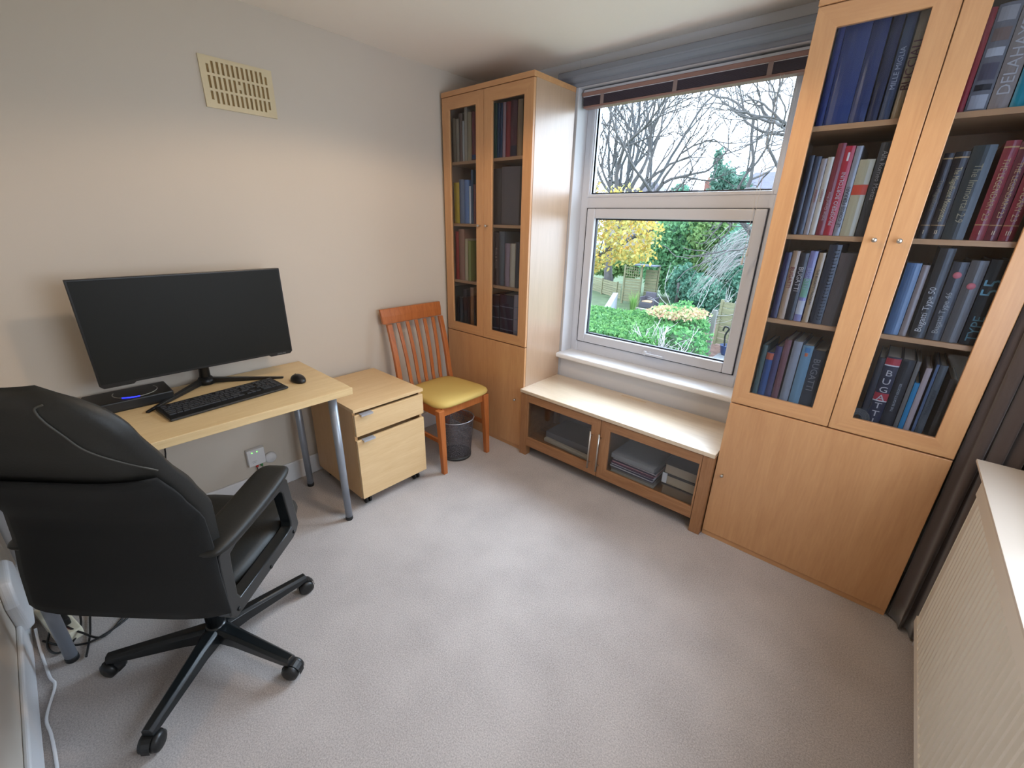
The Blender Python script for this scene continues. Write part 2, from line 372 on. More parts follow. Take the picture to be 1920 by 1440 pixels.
# ================================================================== BOOKCASES
def bookcase(x0, label, shelf_z, flap_knob_x, name='bookcase'):
    w = .7605; x1 = x0+w; yf = -.4066; H = 2.2742; d = .388   # carcass front at -d
    t = thing(name, (x0+w/2, -.2, 0), label, 'bookcase', 'tall glazed bookcases either side of the window')
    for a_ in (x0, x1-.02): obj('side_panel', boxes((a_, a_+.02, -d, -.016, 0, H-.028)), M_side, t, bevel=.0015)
    bm = boxes((x0+.02, x1-.02, -d, -.016, .76, .782),
               (x0+.02, x1-.02, -.022, -.016, .03, H-.03), (x0+.02, x1-.02, -d+.0, -.016, .03, .05), (x0+w/2-.009, x0+w/2+.009, -d+.001, -.022, .782, H-.028))
    obj('carcass', bm, M_beech, t, bevel=.0015)
    obj('cabinet_top', boxes((x0-.001, x1+.001, yf-.002, -.016, H-.028, H)), M_beechx, t, bevel=.0025)
    obj('plinth', boxes((x0+.001, x1-.001, yf+.006, -d, 0, .028)), M_beechx, t, bevel=.0015)
    for k, (zl, zr) in enumerate(shelf_z):
        for a, b, z in ((x0+.021, x0+w/2-.0095, zl), (x0+w/2+.0095, x1-.021, zr)):
            obj('shelf', boxes((a, b, -.378, -.023, z-.018, z)), M_beechx, t, bevel=.001)
    zb, zt = .7625, H-.031
    for s in (0, 1):
        a = x0+.0015+s*w/2; b = a+w/2-.003
        st = .067
        bm = bmesh.new(); mitre(bm, a, b, zb, zt, st, yf, -d, .062, .068); dr = obj('glazed_door', bm, [M_beech, M_beechx], t, bevel=.002)
        obj('door_pane', boxes((a+st-.004, b-st+.004, -.397, -.393, zb+.058, zt-.064)), M_doorglass, dr)
        kx = (b-.033) if s == 0 else (a+.033)
        bm = bmesh.new(); lathe(bm, [(.0, -.024), (.0075, -.0235), (.0085, -.02), (.0065, -.012), (.0045, -.004), (.005, 0)], (kx, yf, 1.496), 18, 'y')
        obj('door_knob', bm, M_chrome, dr)
    fl = obj('flap_door', boxes((x0+.0015, x1-.0015, yf, -d, .029, .7565)), M_beech, t, bevel=.002)
    bm = bmesh.new(); lathe(bm, [(.0, -.02), (.007, -.0195), (.008, -.016), (.005, -.006), (.005, 0)], (flap_knob_x, yf, .378), 18, 'y')
    obj('flap_knob', bm, M_chrome, fl)
    return t
bookcase(.0258, 'tall beech bookcase in the corner behind the dining chair, left of the window', [(1.883, 1.883), (1.505, 1.505), (1.126, 1.126)], .718)
bookcase(2.0425, 'tall beech bookcase beside the dark curtain, right of the window', [(1.883, 1.883), (1.505, 1.505), (1.166, 1.166)], 2.081)

# ------------------------------------------------------------------ books
BAYS={'BL1':(1.883,'top left bay of right bookcase'),'BR1':(1.883,'top right bay of right bookcase'),'BL2':(1.505,'second left bay of right bookcase'),'BR2':(1.505,'second right bay of right bookcase'),'BL3':(1.166,'third left bay of right bookcase'),'BR3':(1.166,'third right bay of right bookcase'),'BL4':(0.782,'bottom left bay of right bookcase'),'BR4':(0.782,'bottom right bay of right bookcase'),'AL1':(1.883,'top left bay of left bookcase'),'AR1':(1.883,'top right bay of left bookcase'),'AL2':(1.505,'second left bay of left bookcase'),'AR2':(1.505,'second right bay of left bookcase'),'AL3':(1.126,'third left bay of left bookcase'),'AR3':(1.126,'third right bay of left bookcase'),'AL4':(0.782,'bottom left bay of left bookcase'),'AR4':(0.782,'bottom right bay of left bookcase'),}
BOOKS=[
 ('BL1',2.11,0.022,0.317,(30,50,110),'slim navy volume',None),
 ('BL1',2.134,0.0735,0.319,(38,58,110),'very wide dark blue volume',None),
 ('BL1',2.209,0.047,0.311,(34,50,95),'thick unlettered blue volume',None),
 ('BL1',2.261,0.029,0.309,(18,30,66),'almost black blue volume',None),
 ('BL1',2.295,0.028,0.299,(62,74,98),'slate volume with silver lettering',('MILLE MIGLIA','up',(205,210,220))),
 ('BL1',2.328,0.028,0.304,(172,142,102),'tan volume with ornate maroon capitals',('BUCCIALI','up',(110,26,38))),
 ('BR1',2.487,0.019,0.27,(158,36,48),'thin crimson volume',None),
 ('BR1',2.508,0.049,0.274,(120,116,118),'grey patchwork photo spine volume',None),
 ('BR1',2.559,0.044,0.267,(158,140,128),'silver grey volume with tall pale capitals',('DELAHAYE','up',(225,215,205))),
 ('BR1',2.606,0.03,0.261,(20,140,150),'bright teal volume',None),
 ('BR1',2.638,0.032,0.253,(70,60,56),'dark brown volume beside the teal one',None),
 ('BL2',2.115,0.019,0.283,(26,34,54),'dark navy volume against the side',None),
 ('BL2',2.136,0.021,0.278,(52,60,78),'slate blue volume beside the navy one',None),
 ('BL2',2.159,0.0175,0.27,(160,146,140),'grey paperback with faded red print',('GORDINI','up',(170,70,70))),
 ('BL2',2.178,0.019,0.274,(200,188,168),'cream paperback with red print',('FANGIO','up',(160,60,60))),
 ('BL2',2.199,0.0245,0.317,(128,38,48),'maroon volume with pale lettering',('Italian Grand Prix','up',(225,190,190))),
 ('BL2',2.224,0.0295,0.306,(184,30,52),'bright red volume with white square',('PROSPERO BORTOLINI','up',(240,225,225))),
 ('BL2',2.256,0.0195,0.304,(150,148,150),'grey volume with dark block capitals',('LE CORSE FERRARI','up',(40,40,45))),
 ('BL2',2.277,0.044,0.259,(190,176,140),'cream volume with orange red band',None),
 ('BL2',2.324,0.037,0.309,(58,60,64),'charcoal volume with white lettering',('Alfa Romeo Monza','down',(225,225,225))),
 ('BR2',2.498,0.024,0.264,(44,32,34),'dark brown volume one, gold lettering',('The Magnificent','down',(150,130,100))),
 ('BR2',2.524,0.035,0.266,(40,32,32),'dark brown volume two, gold lettering',('The Magnificent Monopostos','down',(215,190,140))),
 ('BR2',2.561,0.054,0.281,(48,52,50),'broad grey green volume with script',('The Immortal 2.9','down',(180,165,130))),
 ('BR2',2.629,0.033,0.289,(140,40,48),'red gilt volume nearest the dark ones',('THE LEGENDARY 2.3','down',(220,175,120))),
 ('BR2',2.663,0.0285,0.284,(104,34,42),'darker red gilt volume between two brighter',('THE LEGENDARY 2.3','down',(220,175,120))),
 ('BR2',2.694,0.0335,0.28,(136,38,46),'red gilt volume against the right side',('THE LEGENDARY 2.3','down',(220,175,120))),
 ('BL3',2.113,0.025,0.27,(44,40,82),'indigo volume against the side',None),
 ('BL3',2.14,0.026,0.277,(176,144,114),'tan volume with red capitals',('BUGATTI','down',(150,60,56))),
 ('BL3',2.168,0.03,0.27,(32,32,40),'black volume with white capitals',('BUGATTI','down',(230,220,215))),
 ('BL3',2.2,0.026,0.28,(132,128,168),'lavender and green volume',('BUGATTI','down',(190,200,220))),
 ('BL3',2.231,0.021,0.275,(180,152,118),'tan volume with small black print',('THE BUGATTI MAGNUM','down',(50,40,36))),
 ('BL3',2.256,0.041,0.307,(34,40,54),'navy spiral bound album',None),
 ('BL3',2.299,0.0535,0.279,(92,80,76),'brown plastic wrapped album',None),
 ('BR3',2.497,0.041,0.257,(72,104,138),'steel blue volume without lettering',None),
 ('BR3',2.54,0.02,0.252,(142,126,120),'grey beige thin volume',None),
 ('BR3',2.569,0.041,0.311,(34,32,34),'tall black volume with white lettering',('Bugatti Type 50','up',(220,215,210))),
 ('BR3',2.614,0.039,0.269,(58,58,62),'charcoal volume with a pink dot',('Bugatti Type 46','up',(190,185,180))),
 ('BR3',2.655,0.042,0.277,(94,88,84),'grey brown volume with a pink dot',None),
 ('BR3',2.7,0.049,0.283,(30,34,36),'black volume with big teal capitals',('TYPE','up',(110,160,172))),
 ('BL4',2.113,0.02,0.262,(84,104,100),'grey green volume against the side',None),
 ('BL4',2.136,0.027,0.233,(52,84,136),'short blue volume with orange top',None),
 ('BL4',2.164,0.0245,0.266,(72,66,104),'violet grey volume',None),
 ('BL4',2.192,0.024,0.3,(124,78,82),'slim brick red volume',None),
 ('BL4',2.224,0.032,0.3,(150,150,156),'silver grey glossy volume',None),
 ('BL4',2.26,0.038,0.29,(116,150,168),'pale teal volume with orange oval',None),
 ('BL4',2.3,0.043,0.277,(48,54,66),'charcoal volume with faint lettering',('BUGATTI','down',(150,150,155))),
 ('BR4',2.509,0.02,0.291,(34,38,52),'dark navy volume half behind the frame',None),
 ('BR4',2.531,0.043,0.3,(30,34,58),'navy volume with red bands, stacked capitals',('BUGATTI','stack',(228,218,214))),
 ('BR4',2.577,0.037,0.3,(36,36,42),'black volume with tiny white capitals',('THE BUGATTI REGISTER','up',(200,200,205))),
 ('BR4',2.617,0.012,0.3,(116,110,104),'slim grey volume',None),
 ('BR4',2.631,0.0145,0.22,(48,134,176),'short bright cyan volume',None),
 ('BR4',2.647,0.016,0.282,(186,164,160),'pinkish white volume',None),
 ('BR4',2.67,0.008,0.3,(92,108,134),'slim blue grey volume',None),
 ('BR4',2.68,0.021,0.3,(88,92,94),'grey volume with dark vertical print',('INTERNATIONAL','down',(40,44,60))),
 ('BR4',2.717,0.021,0.257,(56,48,46),'low dark brown volume',None),
 ('AL1',0.07,0.034,0.253,(150,128,98),'tan volume against the side',None),
 ('AL1',0.106,0.028,0.247,(168,150,124),'beige volume with faded print',None),
 ('AL1',0.136,0.029,0.273,(124,94,76),'brown patterned volume',None),
 ('AL1',0.167,0.017,0.23,(206,198,184),'thin short white volume',None),
 ('AL1',0.186,0.025,0.303,(196,178,150),'tallest cream volume',None),
 ('AL1',0.213,0.037,0.271,(184,162,122),'wide straw coloured volume',None),
 ('AL1',0.256,0.034,0.269,(132,40,44),'dark red volume with blue foot',None),
 ('AR1',0.44,0.032,0.289,(34,74,58),'dark green volume',None),
 ('AR1',0.474,0.02,0.286,(40,66,92),'blue green volume',None),
 ('AR1',0.496,0.021,0.283,(30,56,88),'slim blue volume',None),
 ('AR1',0.519,0.023,0.285,(176,140,140),'pale pink volume',None),
 ('AR1',0.544,0.036,0.283,(150,36,36),'bright red volume',None),
 ('AR1',0.582,0.049,0.286,(92,36,44),'wide maroon volume with dark foot',None),
 ('AR1',0.634,0.037,0.284,(170,134,92),'tan volume against the right side',None),
 ('AL2',0.072,0.054,0.256,(206,172,48),'yellow volume',None),
 ('AL2',0.129,0.047,0.273,(112,124,144),'grey blue volume',None),
 ('AL2',0.178,0.043,0.269,(106,136,178),'sky blue volume',None),
 ('AL2',0.223,0.017,0.23,(212,214,214),'thin white volume',None),
 ('AL2',0.242,0.021,0.326,(40,72,100),'tall petrol blue volume',None),
 ('AL2',0.265,0.021,0.241,(112,52,60),'brick coloured volume',None),
 ('AR2',0.429,0.016,0.306,(176,134,86),'thin tan volume',None),
 ('AR2',0.448,0.065,0.321,(64,54,50),'dark brown slipcased volume',None),
 ('AR2',0.516,0.148,0.327,(96,84,82),'very wide grey slipcased volume',None),
 ('AL3',0.077,0.034,0.325,(172,52,46),'vermilion volume',None),
 ('AL3',0.114,0.056,0.342,(170,122,98),'wide rosy tan volume',None),
 ('AL3',0.174,0.03,0.281,(202,180,140),'cream volume',None),
 ('AL3',0.207,0.027,0.269,(150,150,80),'slim lime green volume',None),
 ('AR3',0.435,0.023,0.336,(90,66,58),'brown volume at left end',None),
 ('AR3',0.461,0.038,0.331,(72,52,48),'dark brown volume with beige lettering',('Rolls & Royce','down',(200,170,150))),
 ('AR3',0.502,0.046,0.338,(92,94,96),'tall slate grey volume',None),
 ('AR3',0.554,0.04,0.269,(150,126,132),'mauve grey volume',None),
 ('AR3',0.599,0.042,0.269,(204,190,166),'wide cream volume',None),
 ('AR3',0.645,0.026,0.28,(58,56,66),'dark volume at right end',None),
 ('AL4',0.05,0.027,0.288,(54,60,56),'dark green grey volume',None),
 ('AL4',0.08,0.025,0.221,(44,46,48),'short black volume',None),
 ('AL4',0.108,0.037,0.218,(66,74,78),'slate volume with pale streak',None),
 ('AL4',0.15,0.035,0.279,(50,48,52),'tall charcoal volume',None),
 ('AL4',0.189,0.032,0.234,(36,36,40),'very dark short volume',None),
 ('AL4',0.224,0.034,0.3,(160,118,84),'tan volume near the right end',None),
 ('AL4',0.261,0.021,0.243,(46,40,42),'black volume at the very right',None),
 ('AR4',0.432,0.077,0.275,(40,44,52),'thick black volume, silver pattern, left one',None),
 ('AR4',0.516,0.12,0.286,(38,40,58),'thicker black volume, silver pattern',None),
 ('AR4',0.639,0.038,0.3,(158,148,158),'pale marbled volume',None),
]

M_pages = mat('page_block', (206, 196, 176), .9)
import hashlib
def book(bay, x, w, h, col, desc, title):
    z, ph = BAYS[bay]; yf = -.36; dep = .20 if h < .26 else .235; z0 = z+.0006
    bd = .0028 if w > .014 else .0018
    bmk = bmesh.new()
    # spine (gently rounded in plan) with two boards
    pl = []; n = 6; bow = min(.006, w*.18)
    for i in range(n+1):
        t = i/n; pl.append((x+w*t, yf-bow*math.sin(PI*t)))
    inner = [(x+w-bd, yf+dep), (x+w-bd, yf+.004), (x+bd, yf+.004), (x+bd, yf+dep)]
    poly = pl+[(x+w, yf+dep)]+inner+[(x, yf+dep)]
    prism(bmk, poly, 'z', z0, z0+h)
    rough = .25 if sum(col) > 300 else .38
    o = obj('book', bmk, flat(col, rough, coat=.25), origin=(x+w/2, yf+dep/2, z0))
    tag(o, desc+', '+ph, 'book', 'books in the '+ph)
    obj('pages', boxes((x+bd+.0002, x+w-bd-.0002, yf+.0045, yf+dep-.004, z0+.003, z0+h-.004)), M_pages, o)
    if title:
        s, mode, tc_ = title; m = flat(tuple(int(a_*.86) for a_ in tc_), .6)
        k, at_ = {'Bugatti Type 50': (.42, .33), 'Bugatti Type 46': (.40, .36), 'TYPE': (.55, .2), 'Alfa Romeo Monza': (.38, .66), 'DELAHAYE': (.62, .5), 'BUCCIALI': (.8, .5), 'BUGATTI': (.55, .62),
                  'Italian Grand Prix': (.4, .33), 'PROSPERO BORTOLINI': (.42, .42), 'LE CORSE FERRARI': (.6, .33), 'THE BUGATTI REGISTER': (.2, .5), 'MILLE MIGLIA': (.5, .5), 'The Immortal 2.9': (.34, .5)}.get(s, (.42, .52))
        c = (x+w/2, yf-bow-.0008, z0+h*at_)
        if mode == 'up': lettering('title_lettering', s, m, o, c, (0, 0, 1), (-1, 0, 0), w*k*1.45, h*.8)
        elif mode == 'down': lettering('title_lettering', s, m, o, c, (0, 0, -1), (1, 0, 0), w*k*1.45, h*.62)
        else: lettering('title_lettering', '\n'.join(s), m, o, (x+w/2, yf-bow-.0028, z0+h*.46), (1, 0, 0), (0, 0, 1), w*.9, h*.74)
    def band(za, zb, colr, nm='spine_band', inset=.0):
        b = bmesh.new(); q = [(px_, py_-.0006) for px_, py_ in pl]; q2 = [(px_, py_+.0008) for px_, py_ in pl[::-1]]
        q = [(a+(w/2+x-a)*inset, c_) for a, c_ in q]; q2 = [(a+(w/2+x-a)*inset, c_) for a, c_ in q2]
        prism(b, q+q2, 'z', z0+h*za, z0+h*zb); return obj(nm, b, flat(colr, .5), o)
    if 'white square' in desc: band(.84, .93, (228, 220, 214), 'spine_label', .45)
    if 'orange red band' in desc: band(.55, .68, (214, 72, 44))
    if 'red bands' in desc: band(.90, .985, (178, 44, 56)); band(.42, .52, (178, 44, 56)); band(.885, .9, (222, 216, 212)); band(.405, .42, (222, 216, 212))
    if 'pink dot' in desc:
        b = bmesh.new(); zz = z0+h*(.84 if 'charcoal' in desc else .70); lathe(b, [(0, -.0012), (.011, -.001), (.011, 0)], (x+w/2, yf-bow, zz), 20, 'y'); obj('spine_emblem', b, flat((214, 116, 120)), o)
    if 'orange oval' in desc: band(.84, .89, (206, 110, 70), 'spine_label', .3); band(.9, .97, (60, 116, 160), 'spine_label', .15)
    if 'orange top' in desc: band(.86, .99, (196, 96, 66))
    if 'blue foot' in desc: band(.02, .12, (44, 60, 110))
    if 'dark foot' in desc: band(.02, .2, (40, 26, 40))
    if 'patchwork' in desc:
        for a, b2, cc in ((.02, .16, (176, 172, 172)), (.2, .26, (40, 38, 40)), (.3, .46, (84, 76, 88)), (.52, .6, (190, 186, 184)), (.66, .78, (120, 92, 80)), (.84, .97, (168, 160, 156))): band(a, b2, cc, 'spine_picture', .08)
    if 'lavender' in desc: band(.35, .62, (120, 168, 142), 'spine_picture', .05); band(.1, .3, (196, 196, 200), 'spine_picture', .05)
    if 'silver pattern' in desc or 'marbled' in desc:
        for a in (.18, .45, .72): band(a, a+.02, (120, 124, 136), 'spine_band', .02)
    if 'big teal' in desc: lettering('big_number', '55', flat((100, 146, 158)), o, (x+w/2, yf-bow-.0008, z0+h*.68), (0, 0, 1), (-1, 0, 0), w*1.25, h*.5)
    if 'gilt' in desc or 'volume one' in desc or 'volume two' in desc:
        band(.93, .945, (190, 150, 100)); band(.16, .17, (190, 150, 100))
        r = 'I' if ('nearest' in desc or 'volume one' in desc) else ('II' if ('darker' in desc or 'volume two' in desc) else 'III')
        lettering('volume_number', r, flat((220, 190, 150)), o, (x+w/2, yf-bow-.0008, z0+h*.085), (1, 0, 0), (0, 0, 1), .018)
    if 'spiral bound' in desc:
        for k in range(22):
            b = bmesh.new() if k == 0 else b
            zz = z0+.02+k*(h-.04)/21
            tube(b, [(x+w*.72+.006*math.cos(a), yf-.005+.007*math.sin(a), zz+.0015*math.sin(a)) for a in [i*2*PI/10 for i in range(11)]], .0011, 5)
        obj('spiral_binding', b, flat((40, 42, 48), .3), o)
for b_ in BOOKS: book(*b_)

# coiled cord lying at the foot of the last bay
bm = bmesh.new(); P = []
for i in range(70): a = i*.5; r = .012+.00038*i; P.append((2.505+r*math.cos(a), -.372, .783+.040+r*math.sin(a)))
# upright coil leaning on the books, ring facing the glass
tube(bm, P, .0022, 6)
tag(obj('coiled_strap', bm, mat('coil_grey', (96, 92, 88), .6), origin=(2.505, -.372, .783)), 'small grey coil propped in front of the stacked capital book', 'coil')

# ================================================================== MEDIA UNIT
bx0, bx1, bf, bt = .790, 2.0385, -.4326, .4846
mu = thing('media_unit', ((bx0+bx1)/2, -.25, 0), 'low oak media unit with two glass doors beneath the window', 'media unit')
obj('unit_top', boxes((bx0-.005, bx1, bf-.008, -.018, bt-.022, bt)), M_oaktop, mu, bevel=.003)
for x in (bx0, bx1-.055):
    for y in (bf, -.075):
        obj('leg', boxes((x, x+.055, y, y+.05, 0, bt-.022)), M_oakz, mu, bevel=.002)
obj('side_panel', boxes((bx0+.008, bx0+.028, bf+.05, -.075, .075, bt-.022)), M_oak, mu)
obj('side_panel', boxes((bx1-.028, bx1-.008, bf+.05, -.075, .075, bt-.022)), M_oak, mu)
obj('bottom_panel', boxes((bx0+.028, bx1-.028, bf+.03, -.03, .098, .116)), M_oak, mu)
obj('back_panel', boxes((bx0+.055, bx1-.055, -.036, -.03, .116, bt-.022)), mat('unit_back', (120, 116, 124), .7), mu)
obj('bottom_rail', boxes((bx0+.055, bx1-.055, bf+.0225, bf+.03, .078, .1)), M_oak, mu, bevel=.001)
obj('divider', boxes((1.395, 1.413, bf+.022, -.036, .116, bt-.022)), M_oak, mu)
for s, (a, b) in enumerate(((bx0+.057, 1.4025), (1.4055, bx1-.057))):
    st = .062 if s else .06; z0, z1 = .078, bt-.026
    gl = (.845, 1.341) if s == 0 else (1.466, 1.9725)
    zl, zh = .146, .405
    bm = bmesh.new(); L_ = max(gl[0], a+.006); R2 = min(gl[1], b-.006)
    ring(bm, a, b, z0, z1, .05, bf, bf+.02); bm.free(); bm = bmesh.new()
    Oq = [(a, z0), (b, z0), (b, z1), (a, z1)]; Iq = [(L_, zl), (R2, zl), (R2, zh), (L_, zh)]
    V = {(k, y): [bm.verts.new((p[0], y, p[1])) for p in P] for k, P in (('o', Oq), ('i', Iq)) for y in (bf, bf+.02)}
    for i in range(4):
        j = (i+1) % 4
        for q in ((V['o', bf][i], V['o', bf][j], V['i', bf][j], V['i', bf][i]), (V['o', bf+.02][j], V['o', bf+.02][i], V['i', bf+.02][i], V['i', bf+.02][j]), (V['o', bf][j], V['o', bf][i], V['o', bf+.02][i], V['o', bf+.02][j]), (V['i', bf][i], V['i', bf][j], V['i', bf+.02][j], V['i', bf+.02][i])):
            f = bm.faces.new(q); f.material_index = 0 if i in (0, 2) else 1
    dr = obj('glazed_door', bm, [M_oak, M_oakz], mu, bevel=.0015)
    obj('door_pane', boxes((gl[0]-.004, gl[1]+.004, bf+.009, bf+.012, zl-.004, zh+.004)), M_benchglass, dr)
    hx = 1.353 if s == 0 else 1.412
    bm = bmesh.new(); tube(bm, [(hx, bf-.026, .128), (hx, bf-.026, .378)], .0055, 12)
    for z in (.16, .345): tube(bm, [(hx, bf-.026, z), (hx, bf+.001, z)], .004, 8)
    obj('bar_handle', bm, M_chrome, dr)
bm = bmesh.new(); bx(bm, 1.33, 1.50, -.072, -.048, bt-.004, bt+.0015)
obj('cable_slot', bm, mat('slot_cover', (206, 182, 152), .4), mu, bevel=.008, seg=4)

# contents of the media unit
zf = .1165
def flatbox(name, x0, x1, y0, y1, z0, z1, col, label, cat, group, rot=0, bev=.002, rough=.5):
    c = ((x0+x1)/2, (y0+y1)/2, z0)
    bm = boxes((x0-c[0], x1-c[0], y0-c[1], y1-c[1], 0, z1-z0))
    o = obj(name, bm, flat(col, rough), bevel=bev); o.location = c; o.rotation_euler = (0, 0, rot)
    return tag(o, label, cat, group)
flatbox('disc_player', .93, 1.33, -.32, -.07, zf, zf+.062, (120, 120, 126), 'grey flat player box at the back, behind the left unit door', 'player', None)
flatbox('paper_roll', .94, 1.36, -.37, -.335, zf, zf+.03, (196, 186, 168), 'pale long flat packet lying behind the left unit door', 'packet', None, -.06, .01)
flatbox('picture_frame', 1.16, 1.30, -.40, -.375, zf, zf+.008, (110, 98, 88), 'small brown flat case lying low behind the left unit door', 'case', None, .08)
cols = [((170, 156, 128), .012, 'yellowed folder at the bottom'), ((188, 184, 176), .016, 'crumpled pale folder second from the bottom'), ((150, 146, 140), .014, 'grey folder third from the bottom'), ((90, 92, 110), .008, 'slate sleeve'),
        ((210, 210, 214), .006, 'lowest white sleeve'), ((70, 72, 100), .007, 'navy sleeve above the lowest white one'), ((206, 206, 214), .006, 'middle white sleeve'), ((90, 60, 90), .010, 'purple sleeve'), ((206, 150, 160), .006, 'pink sleeve'),
        ((66, 62, 84), .008, 'dark violet sleeve'), ((216, 206, 212), .006, 'topmost white sleeve'), ((74, 78, 90), .007, 'dark grey sleeve under the album'), ((150, 150, 154), .030, 'thick grey album on top')]
z = zf
for i, (c, h, d) in enumerate(cols):
    sh = random.uniform(-.006, .006)
    flatbox('record_sleeve' if h < .012 else 'document_folder', 1.475+sh, 1.745+sh, -.385+sh, -.13+sh, z, z+h-.0006, c, d+' of the stack behind the right unit door', 'folder' if h >= .012 else 'sleeve', 'flat stack behind the right unit door', random.uniform(-.02, .02), .001)
    z += h
# three thick volumes lying flat
z = zf
for i, (c, d) in enumerate((((150, 126, 100), 'tan thick volume at the bottom of the right pile'), ((184, 164, 138), 'buff thick volume in the middle, right pile of the unit'), ((172, 152, 130), 'thick volume with a dark cover topping the right pile'))):
    o = thing('thick_book', (1.875, -.255, z), d, 'book', 'thick volumes lying behind the right unit door')
    h = .066
    obj('pages', boxes((1.792, 1.962, -.378, -.125, z+.005, z+h-.006)), flat(c, .85), o, bevel=.004)
    obj('cover', boxes((1.786, 1.968, -.385, -.12, z, z+.0045), (1.786, 1.968, -.385, -.12, z+h-.0055, z+h-.001), (1.962, 1.968, -.385, -.12, z+.0045, z+h-.0055)), flat((46, 40, 38) if i else (132, 112, 92), .5), o, bevel=.001)
    z += h
tag(obj('paper_label', boxes((1.786, 1.812, -.3895, -.3860, zf+.080, zf+.140)), flat((226, 226, 230)), bevel=.0005), 'white paper tag hanging on the right pile of thick volumes', 'tag')

# ================================================================== DESK
dk = thing('desk', (.31, -2.15, 0), 'pale birch desk on round grey legs against the left wall', 'desk')
DX0, DX1, DY0, DY1, DZ = .0175, .6135, -2.765, -1.5225, .7445
obj('desk_top', boxes((DX0, DX1, DY0, DY1, DZ-.034, DZ)), M_birch, dk, bevel=.0015)
for (x, y, tx, ty) in ((.592, -1.614, .545, -1.60), (.137, -1.614, .085, -1.60), (.592, -2.694, .545, -2.70), (.137, -2.694, .085, -2.70)):
    bm = bmesh.new(); tube(bm, [(x, y, .018), (tx, ty, DZ-.038)], [.0175, .021], 20)
    lg = obj('leg', bm, M_steel, dk)
    bm = bmesh.new(); lathe(bm, [(.017, 0), (.019, .004), (.019, .019), (.017, .021)], (x, y, 0), 20); obj('foot', bm, M_black, lg)
    bm = bmesh.new(); lathe(bm, [(.03, DZ-.040), (.03, DZ-.0345)], (tx, ty, 0), 20); obj('mounting_plate', bm, M_steel, lg)

# ------------------------------------------------------------------ monitor
MX, MY0, MY1, MZ0, MZ1 = .215, -2.372, -1.622, .858, 1.288
mo = thing('monitor', (.16, -1.997, DZ), 'large black widescreen monitor standing on the desk', 'monitor')
bm = bmesh.new()
prism(bm, [(MY0, MZ1), (MY1, MZ1), (MY1, MZ0+.012), (MY1-.012, MZ0), (MY1-.105, MZ0), (MY1-.115, MZ0+.008), (MY0+.115, MZ0+.008), (MY0+.105, MZ0), (MY0+.012, MZ0), (MY0, MZ0+.012)], 'x', MX-.022, MX)
for v in [(MX-.06, MX-.022, MY0+.12, MY1-.12, MZ0+.06, MZ1-.06)]: bx(bm, *v)
hs_ = obj('housing', bm, mat('monitor_housing', (20, 20, 20), .35), mo, bevel=.0025)
obj('screen', boxes((MX, MX+.001, MY0+.007, MY1-.007, MZ0+.018, MZ1-.006)), mat('screen_off', (24, 25, 22), .5, spec=.25), mo)
bm = bmesh.new(); tube(bm, [(.06, -1.99, DZ+.02), (.085, -1.99, .90), (.12, -1.99, 1.03)], [.024, .02, .02], 14)
bx(bm, .10, MX-.05, -2.03, -1.95, 1.0, 1.08); obj('neck', bm, M_black, mo, bevel=.003)
bm = bmesh.new(); lathe(bm, [(.038, 0), (.036, .02), (.026, .035), (.0, .036)], (.062, -1.99, DZ+.001), 24); obj('hub', bm, M_black, mo)
for ty, tx in ((-2.262, .29), (-1.70, .248)):
    bm = bmesh.new(); a = Vector((.065, -1.99+(.02 if ty > -2 else -.02), DZ+.014)); b = Vector((tx, ty, DZ+.005)); d = (b-a).normalized(); s = Vector((-d.y, d.x, 0)).normalized()
    vs = []
    for p_, w_, h_ in ((a, .014, .012), (b, .007, .004)):
        for sg, zz in ((-1, -1), (1, -1), (1, 1), (-1, 1)): vs.append(bm.verts.new(p_+s*sg*w_+Vector((0, 0, zz*h_))))
    for f in ((0, 1, 2, 3), (7, 6, 5, 4), (0, 4, 5, 1), (1, 5, 6, 2), (2, 6, 7, 3), (3, 7, 4, 0)): bm.faces.new([vs[i] for i in f])
    obj('stand_foot', bm, M_black, mo, bevel=.002)
lettering('brand_lettering', 'SAMSUNG', flat((130, 132, 136)), mo, (MX+.0005, MY1-.055, MZ0+.009), (0, 1, 0), (0, 0, 1), .009)

# ------------------------------------------------------------------ flat black box with a ring light
bxo = thing('mini_computer', (.12, -2.24, DZ), 'low black computer box with a curved blue light under the monitor', 'computer')
bm = boxes((.03, .200, -2.43, -2.145, DZ, DZ+.046)); obj('case', bm, mat('box_black', (18, 19, 20), .4), bxo, bevel=.006, seg=3)
def arc(r, a0, a1, rad, c, n=24):
    return [(c[0]+r*math.cos(a0+(a1-a0)*i/n), c[1]+r*math.sin(a0+(a1-a0)*i/n), c[2]) for i in range(n+1)]
cc = (.108, -2.262, DZ+.0465)
bm = bmesh.new(); tube(bm, arc(.076, -2.0, 2.0, 0, cc), .0016, 6); obj('light_ring', bm, mat('ring_grey', (150, 150, 140), .3), bxo)
bm = bmesh.new(); tube(bm, arc(.076, -.75, .05, 0, cc, 12), .0030, 6); obj('blue_light', bm, mat('blue_led', (30, 40, 200), .4, emit=((40, 50, 255), 3.0)), bxo)

